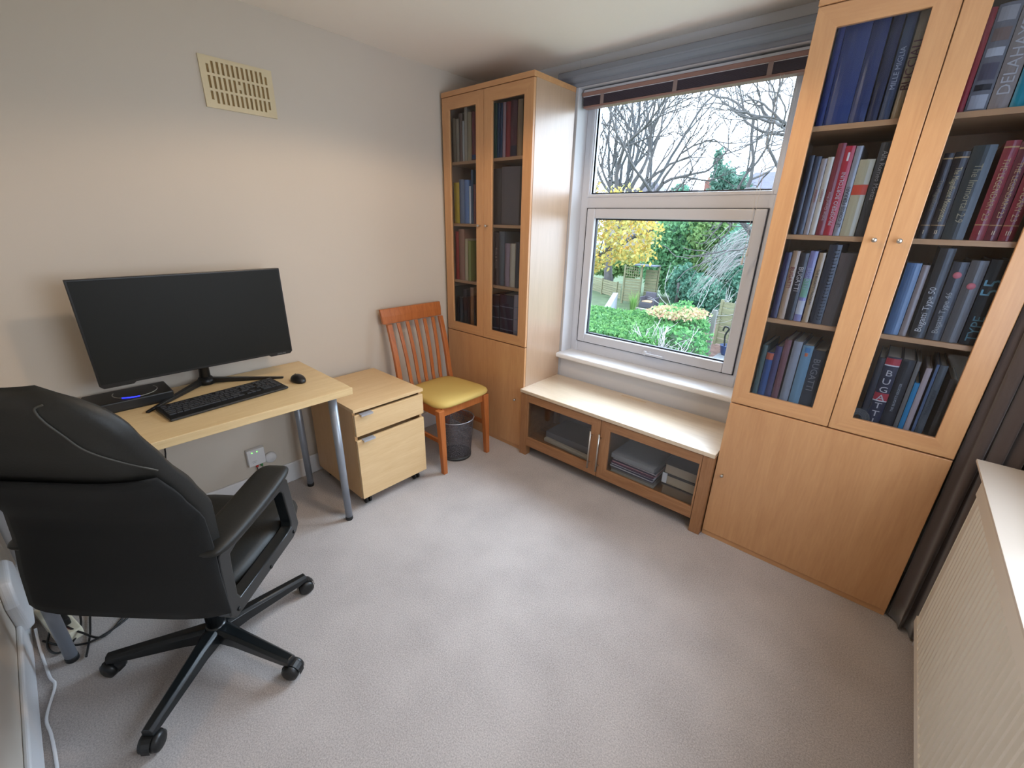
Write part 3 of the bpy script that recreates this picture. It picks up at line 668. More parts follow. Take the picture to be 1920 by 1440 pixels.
# ------------------------------------------------------------------ keyboard
K0 = Vector((.235, -2.235, DZ)); kl = .485; kd = .205; ang = math.radians(2.0)
kb = thing('keyboard', (.352, -1.988, DZ), 'wide black keyboard with palm rest at the front of the desk', 'keyboard', rotz=math.radians(5.5))
bm = bmesh.new(); kx0, kx1, ky0, ky1 = -.088, .088, -.238, .238; DZ_ = DZ; DZ = 0
prism(bm, [(kx0, DZ+.001), (kx1-.01, DZ+.001), (kx1, DZ+.006), (kx1-.004, DZ+.012), (kx1-.045, DZ+.013), (kx0, DZ+.019)], 'y', ky0, ky1)
obj('keyboard_body', bm, mat('keyboard_black', (20, 21, 22), .45), kb, bevel=.003, local=True)
M_key = mat('key_caps', (44, 46, 50), .5)
rowx = [-.077+.0200*i for i in range(6)]
for ri, x in enumerate(rowx):
    bm = bmesh.new(); zt = DZ+.0185-(x-kx0)*.042
    y = ky0+.012
    lay = {5: [.024, .02, .022, .112, .022, .02, .02, .024, None, .018, .018, .018, None, .037, .018, .018],
           4: [.030]+[.018]*10+[.036, None, None, .0, .018, .0, None, .018, .018, .018, .018],
           3: [.028]+[.018]*11+[.026, None, None, None, .018, .018, .018, .018],
           2: [.024]+[.018]*12+[.022, None, .018, .018, .018, None, .018, .018, .018, .018],
           1: [.018]*13+[.034, None, .018, .018, .018, None, .018, .018, .018, .018],
           0: [.018, None]+[.016]*4+[None]+[.016]*4+[None]+[.016]*4+[None, .018, .018, .018, None, .018, .018, .018, .018]}[ri]
    tot = sum((.010 if w is None else .0202 if w == .0 else w+.0022) for w in lay); f = (ky1-ky0-.024)/tot
    for w in lay:
        if w is None: y += .010*f; continue
        if w == .0: y += .0202*f; continue
        bx(bm, x, x+.0172, y, y+w*f, zt-.003, zt+.0035); y += (w+.0022)*f
    obj('key_row', bm, M_key, kb, bevel=.0012, seg=1, local=True)

DZ = DZ_
# ------------------------------------------------------------------ mouse
ms = thing('computer_mouse', (.345, -1.665, DZ), 'small black mouse at the right end of the desk', 'mouse')
bm = bmesh.new(); bmesh.ops.create_uvsphere(bm, u_segments=24, v_segments=14, radius=1)
for v in bm.verts:
    x, y, z = v.co; zz = max(z, -.25)
    v.co = Vector((.345+x*.052*(1-.0*x), -1.665+y*.032*(1-.12*x), DZ+.0075+zz*.028*(1-.12*x)+.0))
obj('shell', bm, mat('mouse_black', (24, 24, 26), .35), ms, smooth=True)
bm = bmesh.new(); lathe(bm, [(.006, -.003), (.008, 0), (.006, .003)], (.318, -1.665, DZ+.027), 14, 'y'); obj('scroll_wheel', bm, M_black, ms)

# ================================================================== DRAWER PEDESTAL
du = thing('drawer_unit', (.32, -1.30, 0), 'small birch two-drawer unit on castors beside the desk', 'drawer unit')
tx0, tx1, ty0, ty1, tz, tb = .062, .581, -1.5144, -1.0813, .6083, .062
obj('carcass', boxes((tx0, tx1-.022, ty0, ty0+.016, tb, tz-.018), (tx0, tx1-.022, ty1-.016, ty1, tb, tz-.018), (tx0, tx0+.012, ty0+.016, ty1-.016, tb, tz-.018), (tx0, tx1-.022, ty0+.016, ty1-.016, tb, tb+.016)), wood('drawer_unit_side', (196, 154, 106), (206, 166, 120), 'z'), du, bevel=.001)
obj('unit_top', boxes((tx0-.002, tx1, ty0-.003, ty1+.003, tz-.018, tz)), M_birchx, du, bevel=.0015)
for z0, z1 in ((.452, .574), (tb+.006, .426)):
    f = obj('drawer', boxes((tx1-.018, tx1, ty0+.001, ty1-.001, z0, z1), (tx0+.03, tx1-.018, ty0+.03, ty1-.03, z0+.01, z1-.03)), M_birchx, du, bevel=.0015)
    obj('drawer_pull', boxes((tx1-.012, tx1+.020, ty0+.030, ty0+.098, z1, z1+.0022), (tx1+.0178, tx1+.020, ty0+.030, ty0+.098, z1-.007, z1)), mat('pull_grey', (186, 188, 196), .35, metal=.4), f, bevel=.0006)
for x in (tx0+.05, tx1-.055):
    for y in (ty0+.05, ty1-.05):
        bm = bmesh.new()
        for s in (-1, 1): lathe(bm, [(.0, s*.004), (.018, s*.004), (.024, s*.006), (.024, s*.016), (.018, s*.019), (.0, s*.019)], (x, y, .0245), 18, 'y')
        tube(bm, [(x, y, .03), (x, y, tb)], .007, 8); bx(bm, x-.014, x+.014, y-.014, y+.014, tb-.004, tb)
        obj('castor', bm, M_black, du)

# ================================================================== DINING CHAIR
ch = thing('dining_chair', (.36, -.755, 0), 'orange wooden slat-back chair with a yellow padded seat', 'chair')
yl, yr = -.985, -.515
def post(pts, w, d):   # rectangular section swept in xz plane; pts (x,z,y)
    bm = bmesh.new(); rings = []
    for (x, y, z, sw, sd) in pts: rings.append([bm.verts.new(v) for v in ((x-sd/2, y-sw/2, z), (x+sd/2, y-sw/2, z), (x+sd/2, y+sw/2, z), (x-sd/2, y+sw/2, z))])
    for a, b in zip(rings, rings[1:]):
        for k in range(4): bm.faces.new((a[k], a[(k+1) % 4], b[(k+1) % 4], b[k]))
    bm.faces.new(rings[0][::-1]); bm.faces.new(rings[-1]); return bm
def xb(z):  # back curve
    t = (z-.44)/.53
    return .185-.115*t-.03*math.sin(PI*min(max(t, 0), 1))*(-.5)
for y in (yl+.02, yr-.02):
    pts = [(.125, y, 0, .028, .030), (.155, y, .2, .03, .036), (.19, y, .42, .03, .04)]
    for z in (.5, .6, .7, .8, .884): pts.append((xb(z), y*.985-.011, z, .034, .024))
    obj('rear_post', post(pts, 0, 0), M_chairw, ch, bevel=.003)
for y in (yl+.015, yr-.075):
    yy = y if y < -.9 else -.587
    obj('front_leg', post([(.618, yy, 0, .030, .030), (.606, yy, .22, .036, .036), (.592, yy, .435, .044, .042)], 0, 0), M_chairw, ch, bevel=.003)
obj('crest_rail', post([(.066, -.748, .882, .478, .022), (.062, -.750, .93, .486, .022), (.054, -.752, .978, .490, .020)], 0, 0), M_chairw, ch, bevel=.004)
for k in range(5):
    yt = -.75+(k-2)*.071; yb = -.75+(k-2)*.062
    pts = [(.196, yb, .44, .022, .012)]+[(xb(z)+.002, yb+(yt-yb)*(z-.44)/.44, z, .024, .012) for z in (.5, .58, .66, .74, .82, .885)]
    obj('back_slat', post(pts, 0, 0), M_chairw, ch, bevel=.002)
obj('seat_rail', boxes((.578, .596, -.955, -.60, .385, .438)), M_chairw, ch, bevel=.002)
obj('seat_rail', boxes((.20, .578, -.972, -.952, .385, .438)), M_chairw, ch, bevel=.002)
obj('seat_rail', boxes((.20, .578, -.582, -.562, .385, .438)), M_chairw, ch, bevel=.002)
obj('seat_rail', boxes((.185, .205, -.955, -.56, .385, .438)), M_chairw, ch, bevel=.002)
obj('side_stretcher', boxes((.17, .60, -.972, -.954, .20, .226)), M_chairw, ch, bevel=.002)
obj('side_stretcher', boxes((.17, .60, -.58, -.562, .20, .226)), M_chairw, ch, bevel=.002)
# seat pad
bm = bmesh.new(); N = 28; top = []
def seatpt(u, v):
    # u: x 0..1 back->front, v -1..1
    x = .195+u*.425
    half = (.195+.040*u)*1.0
    cy = -.757
    return x, cy+v*half
def sup(a, n=5): return math.copysign(abs(a)**(2/n), a)
rings = []
for k, (sc, z) in enumerate(((.93, .437), (.985, .441), (1, .452), (.985, .464), (.93, .473), (.75, .480), (.45, .484), (.02, .486))):
    ring_ = []
    for i in range(44):
        a = 2*PI*i/44; u = .5+.5*sup(math.cos(a))*sc; v = sup(math.sin(a))*sc
        x, y = seatpt(u, v); ring_.append(bm.verts.new((x, y, z)))
    rings.append(ring_)
for a, b in zip(rings, rings[1:]):
    for k in range(44): bm.faces.new((a[k], a[(k+1) % 44], b[(k+1) % 44], b[k]))
bm.faces.new(rings[0][::-1]); bm.faces.new(rings[-1])
obj('seat_pad', bm, mat('yellow_fabric', (214, 184, 104), .75, bump=(500, .2, .0006)), ch, smooth=True)

# ================================================================== WASTE BIN (wire mesh)
wb = thing('waste_bin', (.49, -.755, 0), 'grey wire-mesh waste bin on the carpet beneath the yellow-seated chair', 'bin')
def meshmat():
    m = bpy.data.materials.new('wire_mesh'); m.use_nodes = True; n = m.node_tree; p = n.nodes['Principled BSDF']
    p.inputs['Base Color'].default_value = srgb((112, 112, 120)); p.inputs['Metallic'].default_value = .6; p.inputs['Roughness'].default_value = .4
    t = n.nodes.new('ShaderNodeTexCoord'); mp = n.nodes.new('ShaderNodeMapping'); n.links.new(t.outputs['Object'], mp.inputs[0])
    ck = n.nodes.new('ShaderNodeTexVoronoi'); ck.inputs['Scale'].default_value = 230; n.links.new(mp.outputs[0], ck.inputs['Vector'])
    g = n.nodes.new('ShaderNodeMath'); g.operation = 'GREATER_THAN'; g.inputs[1].default_value = .5
    n.links.new(ck.outputs['Distance'], g.inputs[0])
    n.links.new(g.outputs[0], p.inputs['Alpha'])
    return m
bm = bmesh.new(); prof = [(.098, .012), (.104, .08), (.112, .18), (.122, .285)]
rings = []
lathe(bm, prof, (.49, -.755, 0), 40)
for f in [f for f in bm.faces if len(f.verts) > 4]: bm.faces.remove(f)
obj('mesh_wall', bm, meshmat(), wb, smooth=True)
bm = bmesh.new(); tube(bm, arc(.122, 0, 2*PI, 0, (.49, -.755, .287), 40), .0035, 8, cap=False); obj('rim', bm, mat('bin_rim', (170, 172, 180), .3, metal=.5), wb)
bm = bmesh.new(); lathe(bm, [(.0, .003), (.098, .003), (.100, .0), (.102, .02), (.099, .022), (.097, .006), (.0, .006)], (.49, -.755, 0), 40); obj('base', bm, mat('bin_base', (80, 82, 84), .5, metal=.3), wb)

# ================================================================== OFFICE CHAIR  (own frame: x right, y forward)
OC = (.93, -2.315, 0); OA = math.radians(130-90)
oc = thing('office_chair', OC, 'large black leather swivel armchair in front of the desk', 'office chair', rotz=OA)
hubz = .075
for k in range(5):
    a = math.radians(95.7+72*k)-OA; d = Vector((math.cos(a), math.sin(a), 0)); s = Vector((-d.y, d.x, 0)); L = .335
    bm = bmesh.new(); rings = []
    for t, w, zt, zb in ((.03, .028, .120, .062), (.10, .024, .114, .066), (L-.03, .019, .092, .060), (L, .017, .089, .062)):
        c = d*t
        rings.append([bm.verts.new(c+s*w*q+Vector((0, 0, z))) for q, z in ((-1, zb), (1, zb), (1, zt-.010), (.55, zt), (-.55, zt), (-1, zt-.010))])
    for r0, r1 in zip(rings, rings[1:]):
        for i in range(6): bm.faces.new((r0[i], r0[(i+1) % 6], r1[(i+1) % 6], r1[i]))
    bm.faces.new(rings[0][::-1]); bm.faces.new(rings[-1])
    lg = obj('base_leg', bm, M_blackm, oc, local=True, bevel=.002)
    # twin-wheel castor, wheels turned a little
    b = a+random.uniform(-.7, .7); f_ = Vector((math.cos(b), math.sin(b), 0)); ax = Vector((-f_.y, f_.x, 0)); cc = d*(L-.012)+f_*.008
    bm = bmesh.new()
    for sg in (-1, 1):
        rr = []
        for r, h in ((.0, .029), (.018, .030), (.0285, .024), (.0295, .008), (.0, .006)):
            rr.append([bm.verts.new(cc+Vector((0, 0, .0305))+ax*sg*h+(f_*math.cos(2*PI*i/20)+Vector((0, 0, 1))*math.sin(2*PI*i/20))*max(r, .0005)) for i in range(20)])
        for q0, q1 in zip(rr, rr[1:]):
            for i in range(20): fc = bm.faces.new((q0[i], q0[(i+1) % 20], q1[(i+1) % 20], q1[i])); fc.smooth = True
    tube(bm, [cc+Vector((0, 0, .03)), d*(L-.015)+Vector((0, 0, .066))], .009, 10)
    # hood over the wheels
    P = [cc+Vector((0, 0, .0275))+(f_*math.cos(t)+Vector((0, 0, 1))*math.sin(t))*.034 for t in [math.radians(v) for v in range(-10, 191, 20)]]
    for p0, p1 in zip(P, P[1:]):
        bm.faces.new([bm.verts.new(v) for v in (p0-ax*.012, p0+ax*.012, p1+ax*.012, p1-ax*.012)])
    obj('castor', bm, M_black, lg, local=True)
bm = bmesh.new(); lathe(bm, [(.0, .04), (.026, .042), (.032, .06), (.034, .115), (.03, .125), (.0, .126)], (0, 0, 0), 24); obj('hub', bm, M_blackm, oc, local=True)
bm = bmesh.new(); lathe(bm, [(.028, .12), (.028, .27), (.018, .275), (.018, .36)], (0, 0, 0), 20); obj('gas_column', bm, M_blackm, oc, local=True)
bm = boxes((-.10, .10, -.13, .12, .345, .385)); bx(bm, .10, .21, -.02, -.005, .36, .37); obj('tilt_mechanism', bm, M_black, oc, local=True, bevel=.006)
# seat cushion
def cushion(bm, cx, cy, cz, hx, hy, hz, n=4.5, N=40, Mv=14, warp=None):
    rings = []
    for j in range(Mv+1):
        ph = -PI/2+PI*j/Mv; cz_ = math.sin(ph); cr_ = math.cos(ph)
        cr_ = abs(cr_)**.55; zz = math.copysign(abs(cz_)**.8, cz_)
        ring_ = []
        for i in range(N):
            a = 2*PI*i/N; x = math.copysign(abs(math.cos(a))**(2/n), math.cos(a))*cr_; y = math.copysign(abs(math.sin(a))**(2/n), math.sin(a))*cr_
            p = Vector((cx+x*hx, cy+y*hy, cz+zz*hz))
            if warp: p = warp(p, x, y, zz)
            ring_.append(bm.verts.new(p))
        rings.append(ring_)
    for a, b in zip(rings, rings[1:]):
        for k in range(N): f = bm.faces.new((a[k], a[(k+1) % N], b[(k+1) % N], b[k])); f.smooth = True
    bmesh.ops.remove_doubles(bm, verts=bm.verts, dist=1e-5)
bm = bmesh.new()
def wseat(p, x, y, z):
    p.z += -.035*max(0, y-.55)**1.5*2 + .012*x*x - .006*(1 if abs(y-.1) < .04 and z > 0 else 0)
    return p
cushion(bm, 0, .065, .440, .238, .265, .058, warp=wseat)
obj('seat_cushion', bm, M_leather, oc, local=True, smooth=True)
bm = boxes((-.20, .20, -.16, .24, .372, .39)); obj('seat_pan', bm, M_black, oc, local=True, bevel=.01)
# backrest: shaped slab. v height 0..1, u across -1..1
ZB, ZT = .478, 1.205
def bprof(v):   # (y back face, thickness)
    K = ((0, -.262), (.15, -.258), (.3, -.246), (.42, -.245), (.55, -.285), (.68, -.335), (.82, -.378), (1, -.415))
    for (v0, a0), (v1, a1) in zip(K, K[1:]):
        if v <= v1+1e-9:
            t = (v-v0)/(v1-v0); t = t*t*(3-2*t)*.35+t*.65; y = a0+(a1-a0)*t; break
    th = .05+.045*math.sin(PI*min(1, v*1.02))**.6
    return y, th
def half(v):
    w = .272-.016*v
    if v > .82: w *= math.sqrt(max(0.0, 1-((v-.82)/.18)**2*.72))
    return w
bm = bmesh.new(); NU, NV = 26, 40; F = []; B = []
for j in range(NV+1):
    v = j/NV; y, th = bprof(v); w = half(v); z = ZB+(ZT-ZB)*v; fr = []; br = []
    for i in range(NU+1):
        u = -1+2*i/NU; wing = .022*abs(u)**4*(.5+.5*v)
        edge = (1-abs(u)**6)**.5
        tp = 1.0 if v < .9 else math.sqrt(max(0.0, 1-((v-.9)/.1)**2))
        bt_ = 1.0 if v > .06 else math.sqrt(max(.0, 1-((.06-v)/.06)**2))
        e = edge*max(tp*bt_, .0)
        mid = y+th*.5+wing
        crown = .016*abs(u)**3*0
        br.append(bm.verts.new((u*w, mid-th*.5*e, z)))
        fr.append(bm.verts.new((u*w, mid+th*.5*e*(1+.25*math.sin(v*PI*3)**2*(1-u*u)), z)))
    B.append(br); F.append(fr)
for G in (B, F):
    for a, b in zip(G, G[1:]):
        for i in range(NU): f = bm.faces.new((a[i], a[i+1], b[i+1], b[i])); f.smooth = True
bmesh.ops.remove_doubles(bm, verts=bm.verts, dist=1e-5)
for (a, b) in ((B[0], F[0]), (B[-1], F[-1])):
    for i in range(NU):
        q = [x for x in (a[i], a[i+1], b[i+1], b[i]) if x.is_valid]
        q = list(dict.fromkeys(q))
        if len(q) > 2:
            try: bm.faces.new(q)
            except ValueError: pass
bk = obj('backrest', bm, M_leather, oc, local=True, smooth=True)
# lower fabric shell on the rear
bm = bmesh.new(); rows_ = []
for j in range(20):
    v = j/19*.66; y, th = bprof(v); w = half(v)*(1.07-.09*v/.66); z = ZB-.006+(ZT-ZB)*v; rr = []
    for i in range(17):
        u = -1+2*i/16; wing = .022*abs(u)**4*(.5+.5*v); rr.append(bm.verts.new((u*w, y-.010+wing+.018*abs(u)**6, z)))
    rows_.append(rr)
for a, b in zip(rows_, rows_[1:]):
    for i in range(16): bm.faces.new((a[i], a[i+1], b[i+1], b[i]))
obj('back_shell', bm, M_leather_d, oc, local=True, smooth=True, solid=.008)
# piping seam around the upper rear panel
seam = []
for (u, v) in ((.97, .672), (.84, .74), (.72, .80), (.66, .86), (.66, .91), (.72, .945), (.82, .955)):
    y, th = bprof(v); wing = .022*abs(u)**4*(.5+.5*v); tp = 1.0 if v < .9 else math.sqrt(max(0, 1-((v-.9)/.1)**2)); e = (1-abs(u)**6)**.5*tp
    seam.append((u*half(v), y+th*.5+wing-th*.5*e-.001, ZB+(ZT-ZB)*v))
for s in (1, -1):
    bm = bmesh.new(); tube(bm, [(p[0]*s, p[1], p[2]) for p in smoothpath(seam)], .0022, 6); obj('seam_piping', bm, mat('piping_grey', (66, 64, 58), .5), bk, local=True)
# armrests: closed frame + padded top
for s in (1, -1):
    X = s*.258; w = .020
    outer = [(-.235, .440), (-.215, .415), (.13, .425), (.165, .450), (.145, .655), (.125, .675), (-.20, .665), (-.225, .645)]
    inner = [(-.19, .478), (-.18, .463), (.11, .470), (.12, .480), (.105, .63), (.095, .64), (-.165, .63), (-.18, .62)]
    bm = bmesh.new()
    # build as strip between outer & inner sampled by angle
    def resample(poly, n=48):
        P = [Vector((a, b, 0)) for a, b in poly]; c = Vector((-.02, .53, 0)); out = []
        for k in range(n):
            ang_ = 2*PI*k/n; d = Vector((math.cos(ang_), math.sin(ang_), 0)); best = None
            for i in range(len(P)):
                a, b = P[i], P[(i+1) % len(P)]; e = b-a; den = d.x*e.y-d.y*e.x
                if abs(den) < 1e-9: continue
                t = ((a-c).x*e.y-(a-c).y*e.x)/den; q = ((a-c).x*d.y-(a-c).y*d.x)/den
                if t > 0 and -1e-6 <= q <= 1+1e-6 and (best is None or t > best): best = t
            out.append(c+d*best)
        return out
    O_, I_ = resample(outer), resample(inner); n = len(O_)
    V = [[bm.verts.new((X+sx, p.x, p.y)) for p in Q] for Q in (O_, I_) for sx in (-w, w)]
    for i in range(n):
        j = (i+1) % n
        bm.faces.new((V[0][i], V[0][j], V[2][j], V[2][i])); bm.faces.new((V[1][i], V[3][i], V[3][j], V[1][j]))
        bm.faces.new((V[0][i], V[1][i], V[1][j], V[0][j])); bm.faces.new((V[2][i], V[2][j], V[3][j], V[3][i]))
    ar = obj('armrest', bm, M_blackm, oc, local=True, bevel=.004)
    bm = bmesh.new(); cushion(bm, X-s*.012, -.045, .678, .058, .20, .020, n=5, warp=lambda p, x, y, z: Vector((p.x-.0*s, p.y, p.z+.018*y+.01*y*y-.02*max(0, y-.8))))
    obj('arm_pad', bm, M_leather, ar, local=True, smooth=True)
    bm = bmesh.new()
    for y, z in ((-.20, .435), (-.03, .43), (.125, .445)): lathe(bm, [(.0, 0), (.006, .0), (.006, .003), (.0, .003)], (X+s*w, y, z), 12, 'x')
    obj('screw', bm, mat('dark_screw', (8, 8, 8), .5), ar, local=True)

# ================================================================== wall sockets, router, cables
rt = thing('router', (.012, -1.836, .19), 'small white network box with green lights on the left wall', 'router')
obj('casing', boxes((.0, .030, -1.882, -1.792, .197, .298)), M_whitepl, rt, bevel=.004, seg=3)
for y in (-1.857, -1.831):
    bm = bmesh.new(); lathe(bm, [(.0, .0315), (.0028, .0315), (.0028, .029)], (0, y, .281), 10, 'x'); obj('status_light', bm, mat('green_led', (80, 255, 80), .4, emit=((110, 255, 90), 3)), rt)
for k, (y, w) in enumerate(((-1.853, .026), (-1.853, .018))): obj('printed_line', boxes((.0301, .0304, y-w/2, y+w/2, .226-.008*k, .2275-.008*k)), flat((130, 130, 134)), rt)
ncb = thing('network_cable', (.03, -1.84, .03), 'thin cable with red plug hanging under the white network box', 'cable')
obj('plug', boxes((.008, .020, -1.846, -1.834, .180, .1965)), mat('red_plug', (190, 40, 36), .4), ncb, bevel=.001)
bm = bmesh.new(); tube(bm, smoothpath([(.014, -1.84, .182), (.02, -1.845, .14), (.03, -1.87, .08), (.05, -1.92, .015), (.10, -2.0, .006)]), .0028, 8); obj('lead', bm, M_black, ncb)
gcb = thing('network_cable', (.03, -1.82, .03), 'cable with green plug beside the red one', 'cable')
obj('plug', boxes((.008, .020, -1.822, -1.810, .178, .1965)), mat('green_plug', (60, 140, 80), .4), gcb, bevel=.001)
bm = bmesh.new(); tube(bm, smoothpath([(.014, -1.816, .18), (.02, -1.81, .15), (.035, -1.83, .08), (.06, -1.80, .012), (.14, -1.85, .005)]), .0028, 8); obj('lead', bm, mat('grey_lead', (120, 124, 120), .5), gcb)
so = thing('phone_socket', (0, -1.765, .20), 'round white cable outlet beside the network box', 'socket')
bm = bmesh.new(); lathe(bm, [(.0, .018), (.026, .016), (.032, .010), (.034, .0)], (0, -1.762, .205), 24, 'x'); obj('cover', bm, M_whitepl, so)
sk = thing('wall_socket', (0, -.98, .22), 'white double wall socket between drawer unit and dining chair', 'socket')
obj('socket_plate', boxes((0, .009, -1.01, -.865, .335, .42)), M_whitepl, sk, bevel=.003)
for y in (-.975, -.905):
    obj('rocker_switch', boxes((.009, .0125, y-.008, y+.008, .395, .41)), M_whitepl, sk, bevel=.001)
    bm = boxes((.0088, .0093, y-.003, y+.003, .372, .384), (.0088, .0093, y-.016, y-.008, .355, .360), (.0088, .0093, y+.008, y+.016, .355, .360)); obj('pin_slot', bm, M_black, sk)
# black leads hanging behind the desk, down the wall
for (pts, lab) in (([(.03, -2.20, .72), (.025, -2.215, .43), (.022, -2.255, .33), (.03, -2.30, .16), (.06, -2.36, .01), (.20, -2.45, .006)], 'black lead hanging down the wall under the desk, right of the pair'),
                   ([(.03, -2.26, .72), (.025, -2.265, .45), (.025, -2.285, .38), (.03, -2.34, .2), (.07, -2.42, .01), (.24, -2.5, .006)], 'black lead hanging down the wall under the desk, nearest the office chair')):
    bm = bmesh.new(); tube(bm, smoothpath(pts), .0035, 8); tag(obj('power_lead', bm, M_black), lab, 'cable')
# extension block and loose leads on the floor by the desk leg
eb = thing('extension_block', (.34, -2.70, 0), 'cream extension block with a red switch on the carpet by the desk leg', 'extension lead')
R_ = Matrix.Translation((.40, -2.705, 0)) @ Matrix.Rotation(math.radians(12), 4, 'Z')
bm = bmesh.new(); bx(bm, -.16, .10, -.035, .035, .001, .042, rot=R_); obj('body', bm, mat('cream_plastic_block', (222, 214, 190), .4), eb, bevel=.006, seg=3)
bm = bmesh.new(); bx(bm, .062, .080, -.016, -.006, .042, .046, rot=R_); obj('red_switch', bm, mat('red_switch', (210, 40, 40), .4, emit=((255, 50, 40), .6)), eb)
for i, dx in enumerate((-.11, .0)):
    bm = bmesh.new(); bx(bm, dx, dx+.05, -.022, .022, .0425, .075, rot=R_)
    tag(obj('power_plug', bm, M_whitepl if i == 0 else M_black, bevel=.006, seg=3), ('white' if i == 0 else 'black')+' plug standing in the cream extension block', 'plug')
loops = [[(.44, -2.70, .06), (.50, -2.66, .03), (.56, -2.60, .008), (.44, -2.50, .008), (.30, -2.44, .03), (.24, -2.46, .02), (.30, -2.60, .01), (.52, -2.64, .008), (.62, -2.66, .008)],
         [(.28, -2.62, .02), (.20, -2.48, .04), (.35, -2.42, .035), (.50, -2.50, .01), (.56, -2.63, .012), (.50, -2.71, .008), (.42, -2.76, .008)],
         [(.25, -2.74, .03), (.33, -2.66, .035), (.46, -2.66, .012), (.53, -2.72, .008), (.45, -2.75, .008), (.33, -2.70, .055)]]
labs = ['long black lead looping over the carpet past the desk leg', 'black lead coiled widest behind the desk leg', 'black lead tangled over the cream extension block']
for P, l in zip(loops, labs):
    bm = bmesh.new(); tube(bm, smoothpath(P, 8), .0038, 8); tag(obj('power_lead', bm, M_black), l, 'cable')
ta = tag(obj('power_adaptor', boxes((.20, .34, -2.52, -2.44, .001, .035)), M_black, bevel=.005, seg=3), 'black mains adaptor lying among the leads under the desk', 'adaptor')
# white lead along the near wall
bm = bmesh.new(); tube(bm, smoothpath([(.40, -2.765, .06), (.44, -2.770, .01), (.62, -2.755, .006), (.68, -2.745, .006), (.80, -2.772, .006), (.88, -2.766, .006), (1.0, -2.762, .006), (1.15, -2.765, .006), (1.3, -2.772, .006)]), .0042, 8)
tag(obj('white_lead', bm, M_whitepl), 'white lead running over the carpet along the near wall', 'cable')
# big white plug-in unit on near wall
pg = thing('plug_in_adaptor', (.34, NY, .2), 'bulky white plug-in adaptor on the near wall at the left edge', 'adaptor')
bm = bmesh.new(); prism(bm, [(.24, .06), (.36, .05), (.43, .09), (.46, .22), (.42, .30), (.30, .33), (.22, .27)], 'y', NY, NY+.036)
obj('adaptor_body', bm, M_whitepl, pg, bevel=.012, seg=4)
bm = bmesh.new(); lathe(bm, [(.017, 0), (.016, .012), (.010, .018), (0, .019)], (.27, NY+.035, .13), 20, 'y'); obj('button', bm, M_whitepl, pg)

# ================================================================== CURTAIN (right of the bookcase) and RADIATOR
bm = bmesh.new(); rows_ = []; prof = []
n = 60
for i in range(n+1):
    t = i/n; off = .018*math.sin(t*PI*6)+.006*math.sin(t*PI*13+1)
    prof.append((2.813+.125*t-off*.35, -.395-.075*t-.02*math.sin(t*PI)+off))
for j in range(25):
    z = .012+(2.30-.012)*j/24; rr = []
    for i, (x, y) in enumerate(prof): rr.append(bm.verts.new((x+.006*math.sin(i*.7+z*2.2), y+.004*math.sin(z*3+i*.3), z)))
    rows_.append(rr)
for a, b in zip(rows_, rows_[1:]):
    for i in range(n): bm.faces.new((a[i], a[i+1], b[i+1], b[i]))
ct = obj('curtain', bm, mat('charcoal_curtain', (74, 62, 58), .95, bump=(300, .3, .001), sheen=.3), smooth=True, solid=.004)
tag(ct, 'full-length charcoal curtain hanging between bookcase and radiator', 'curtain')
RXF = 2.865; RY1 = -.53; RY0 = -2.0; RZ0, RZ1 = .13, .765
rd = thing('radiator', (2.91, -1.26, 0), 'white ribbed radiator along the right wall', 'radiator')
M_rad = mat('radiator_white', (226, 220, 208), .4)
bm = bmesh.new(); pr = []; pitch = .0333; nr = int((RY1-RY0-.05)/pitch); ys = []
y = RY0
poly = [(RY0, RXF+.006)]
yy = RY0+.025
for k in range(nr):
    for (dy, dx) in ((0, .006), (.006, 0), (.0165, 0), (.0225, .006)):
        poly.append((yy+dy, RXF+dx))
    yy += pitch
poly.append((RY1, RXF+.006))
zs = (RZ0+.03, RZ1-.055)
A = [bm.verts.new((x_, y_, zs[0])) for y_, x_ in poly]; Bv = [bm.verts.new((x_, y_, zs[1])) for y_, x_ in poly]
for i in range(len(poly)-1): bm.faces.new((A[i], A[i+1], Bv[i+1], Bv[i]))
bx(bm, RXF-.001, RXF+.014, RY0, RY1, RZ0, zs[0]+.001); bx(bm, RXF-.001, RXF+.014, RY0, RY1, zs[1]-.001, RZ1)
obj('front_panel', bm, M_rad, rd)
obj('side_cover', boxes((RXF+.004, RX-.045, RY1-.001, RY1+.003, RZ0+.02, RZ1)), M_rad, rd, bevel=.001)
obj('back_panel', boxes((RX-.055, RX-.045, RY0, RY1, RZ0, RZ1)), M_rad, rd)
bm = bmesh.new(); tube(bm, [(RXF+.006, RY0, RZ1), (RXF+.006, RY1, RZ1)], .006, 8)
bx(bm, RXF+.006, RX-.046, RY0+.002, RY1-.002, RZ1-.006, RZ1+.004)
obj('top_grille', bm, M_rad, rd)
obj('wall_bracket', boxes((RX-.045, RX-.0005, RY1-.30, RY1-.27, .2, .7), (RX-.045, RX-.0005, RY0+.27, RY0+.30, .2, .7)), M_rad, rd)
bm = bmesh.new(); lathe(bm, [(.011, -.02), (.016, -.015), (.018, .03), (.014, .045), (.0, .047)], (2.90, RY1+.03, .19), 18)
tube(bm, [(2.90, RY1+.03, .175), (2.90, RY1+.03, .002)], .0075, 12); tube(bm, [(2.90, RY1+.03, .19), (2.90, RY1-.01, .19)], .008, 10)
obj('valve', bm, M_whitepl, rd)
rs = thing('radiator_shelf', (2.90, -1.27, .79), 'white wooden shelf running above the radiator', 'shelf')
bm = bmesh.new(); prism(bm, [(RX-.001, .785), (RXF-.008, .785), (RXF-.02, .797), (RXF-.028, .812), (RXF-.028, .820), (RX-.001, .820)], 'y', RY0-.05, RY1+.035)
obj('shelf_board', bm, mat('shelf_paint', (206, 196, 184), .45), rs, bevel=.001)
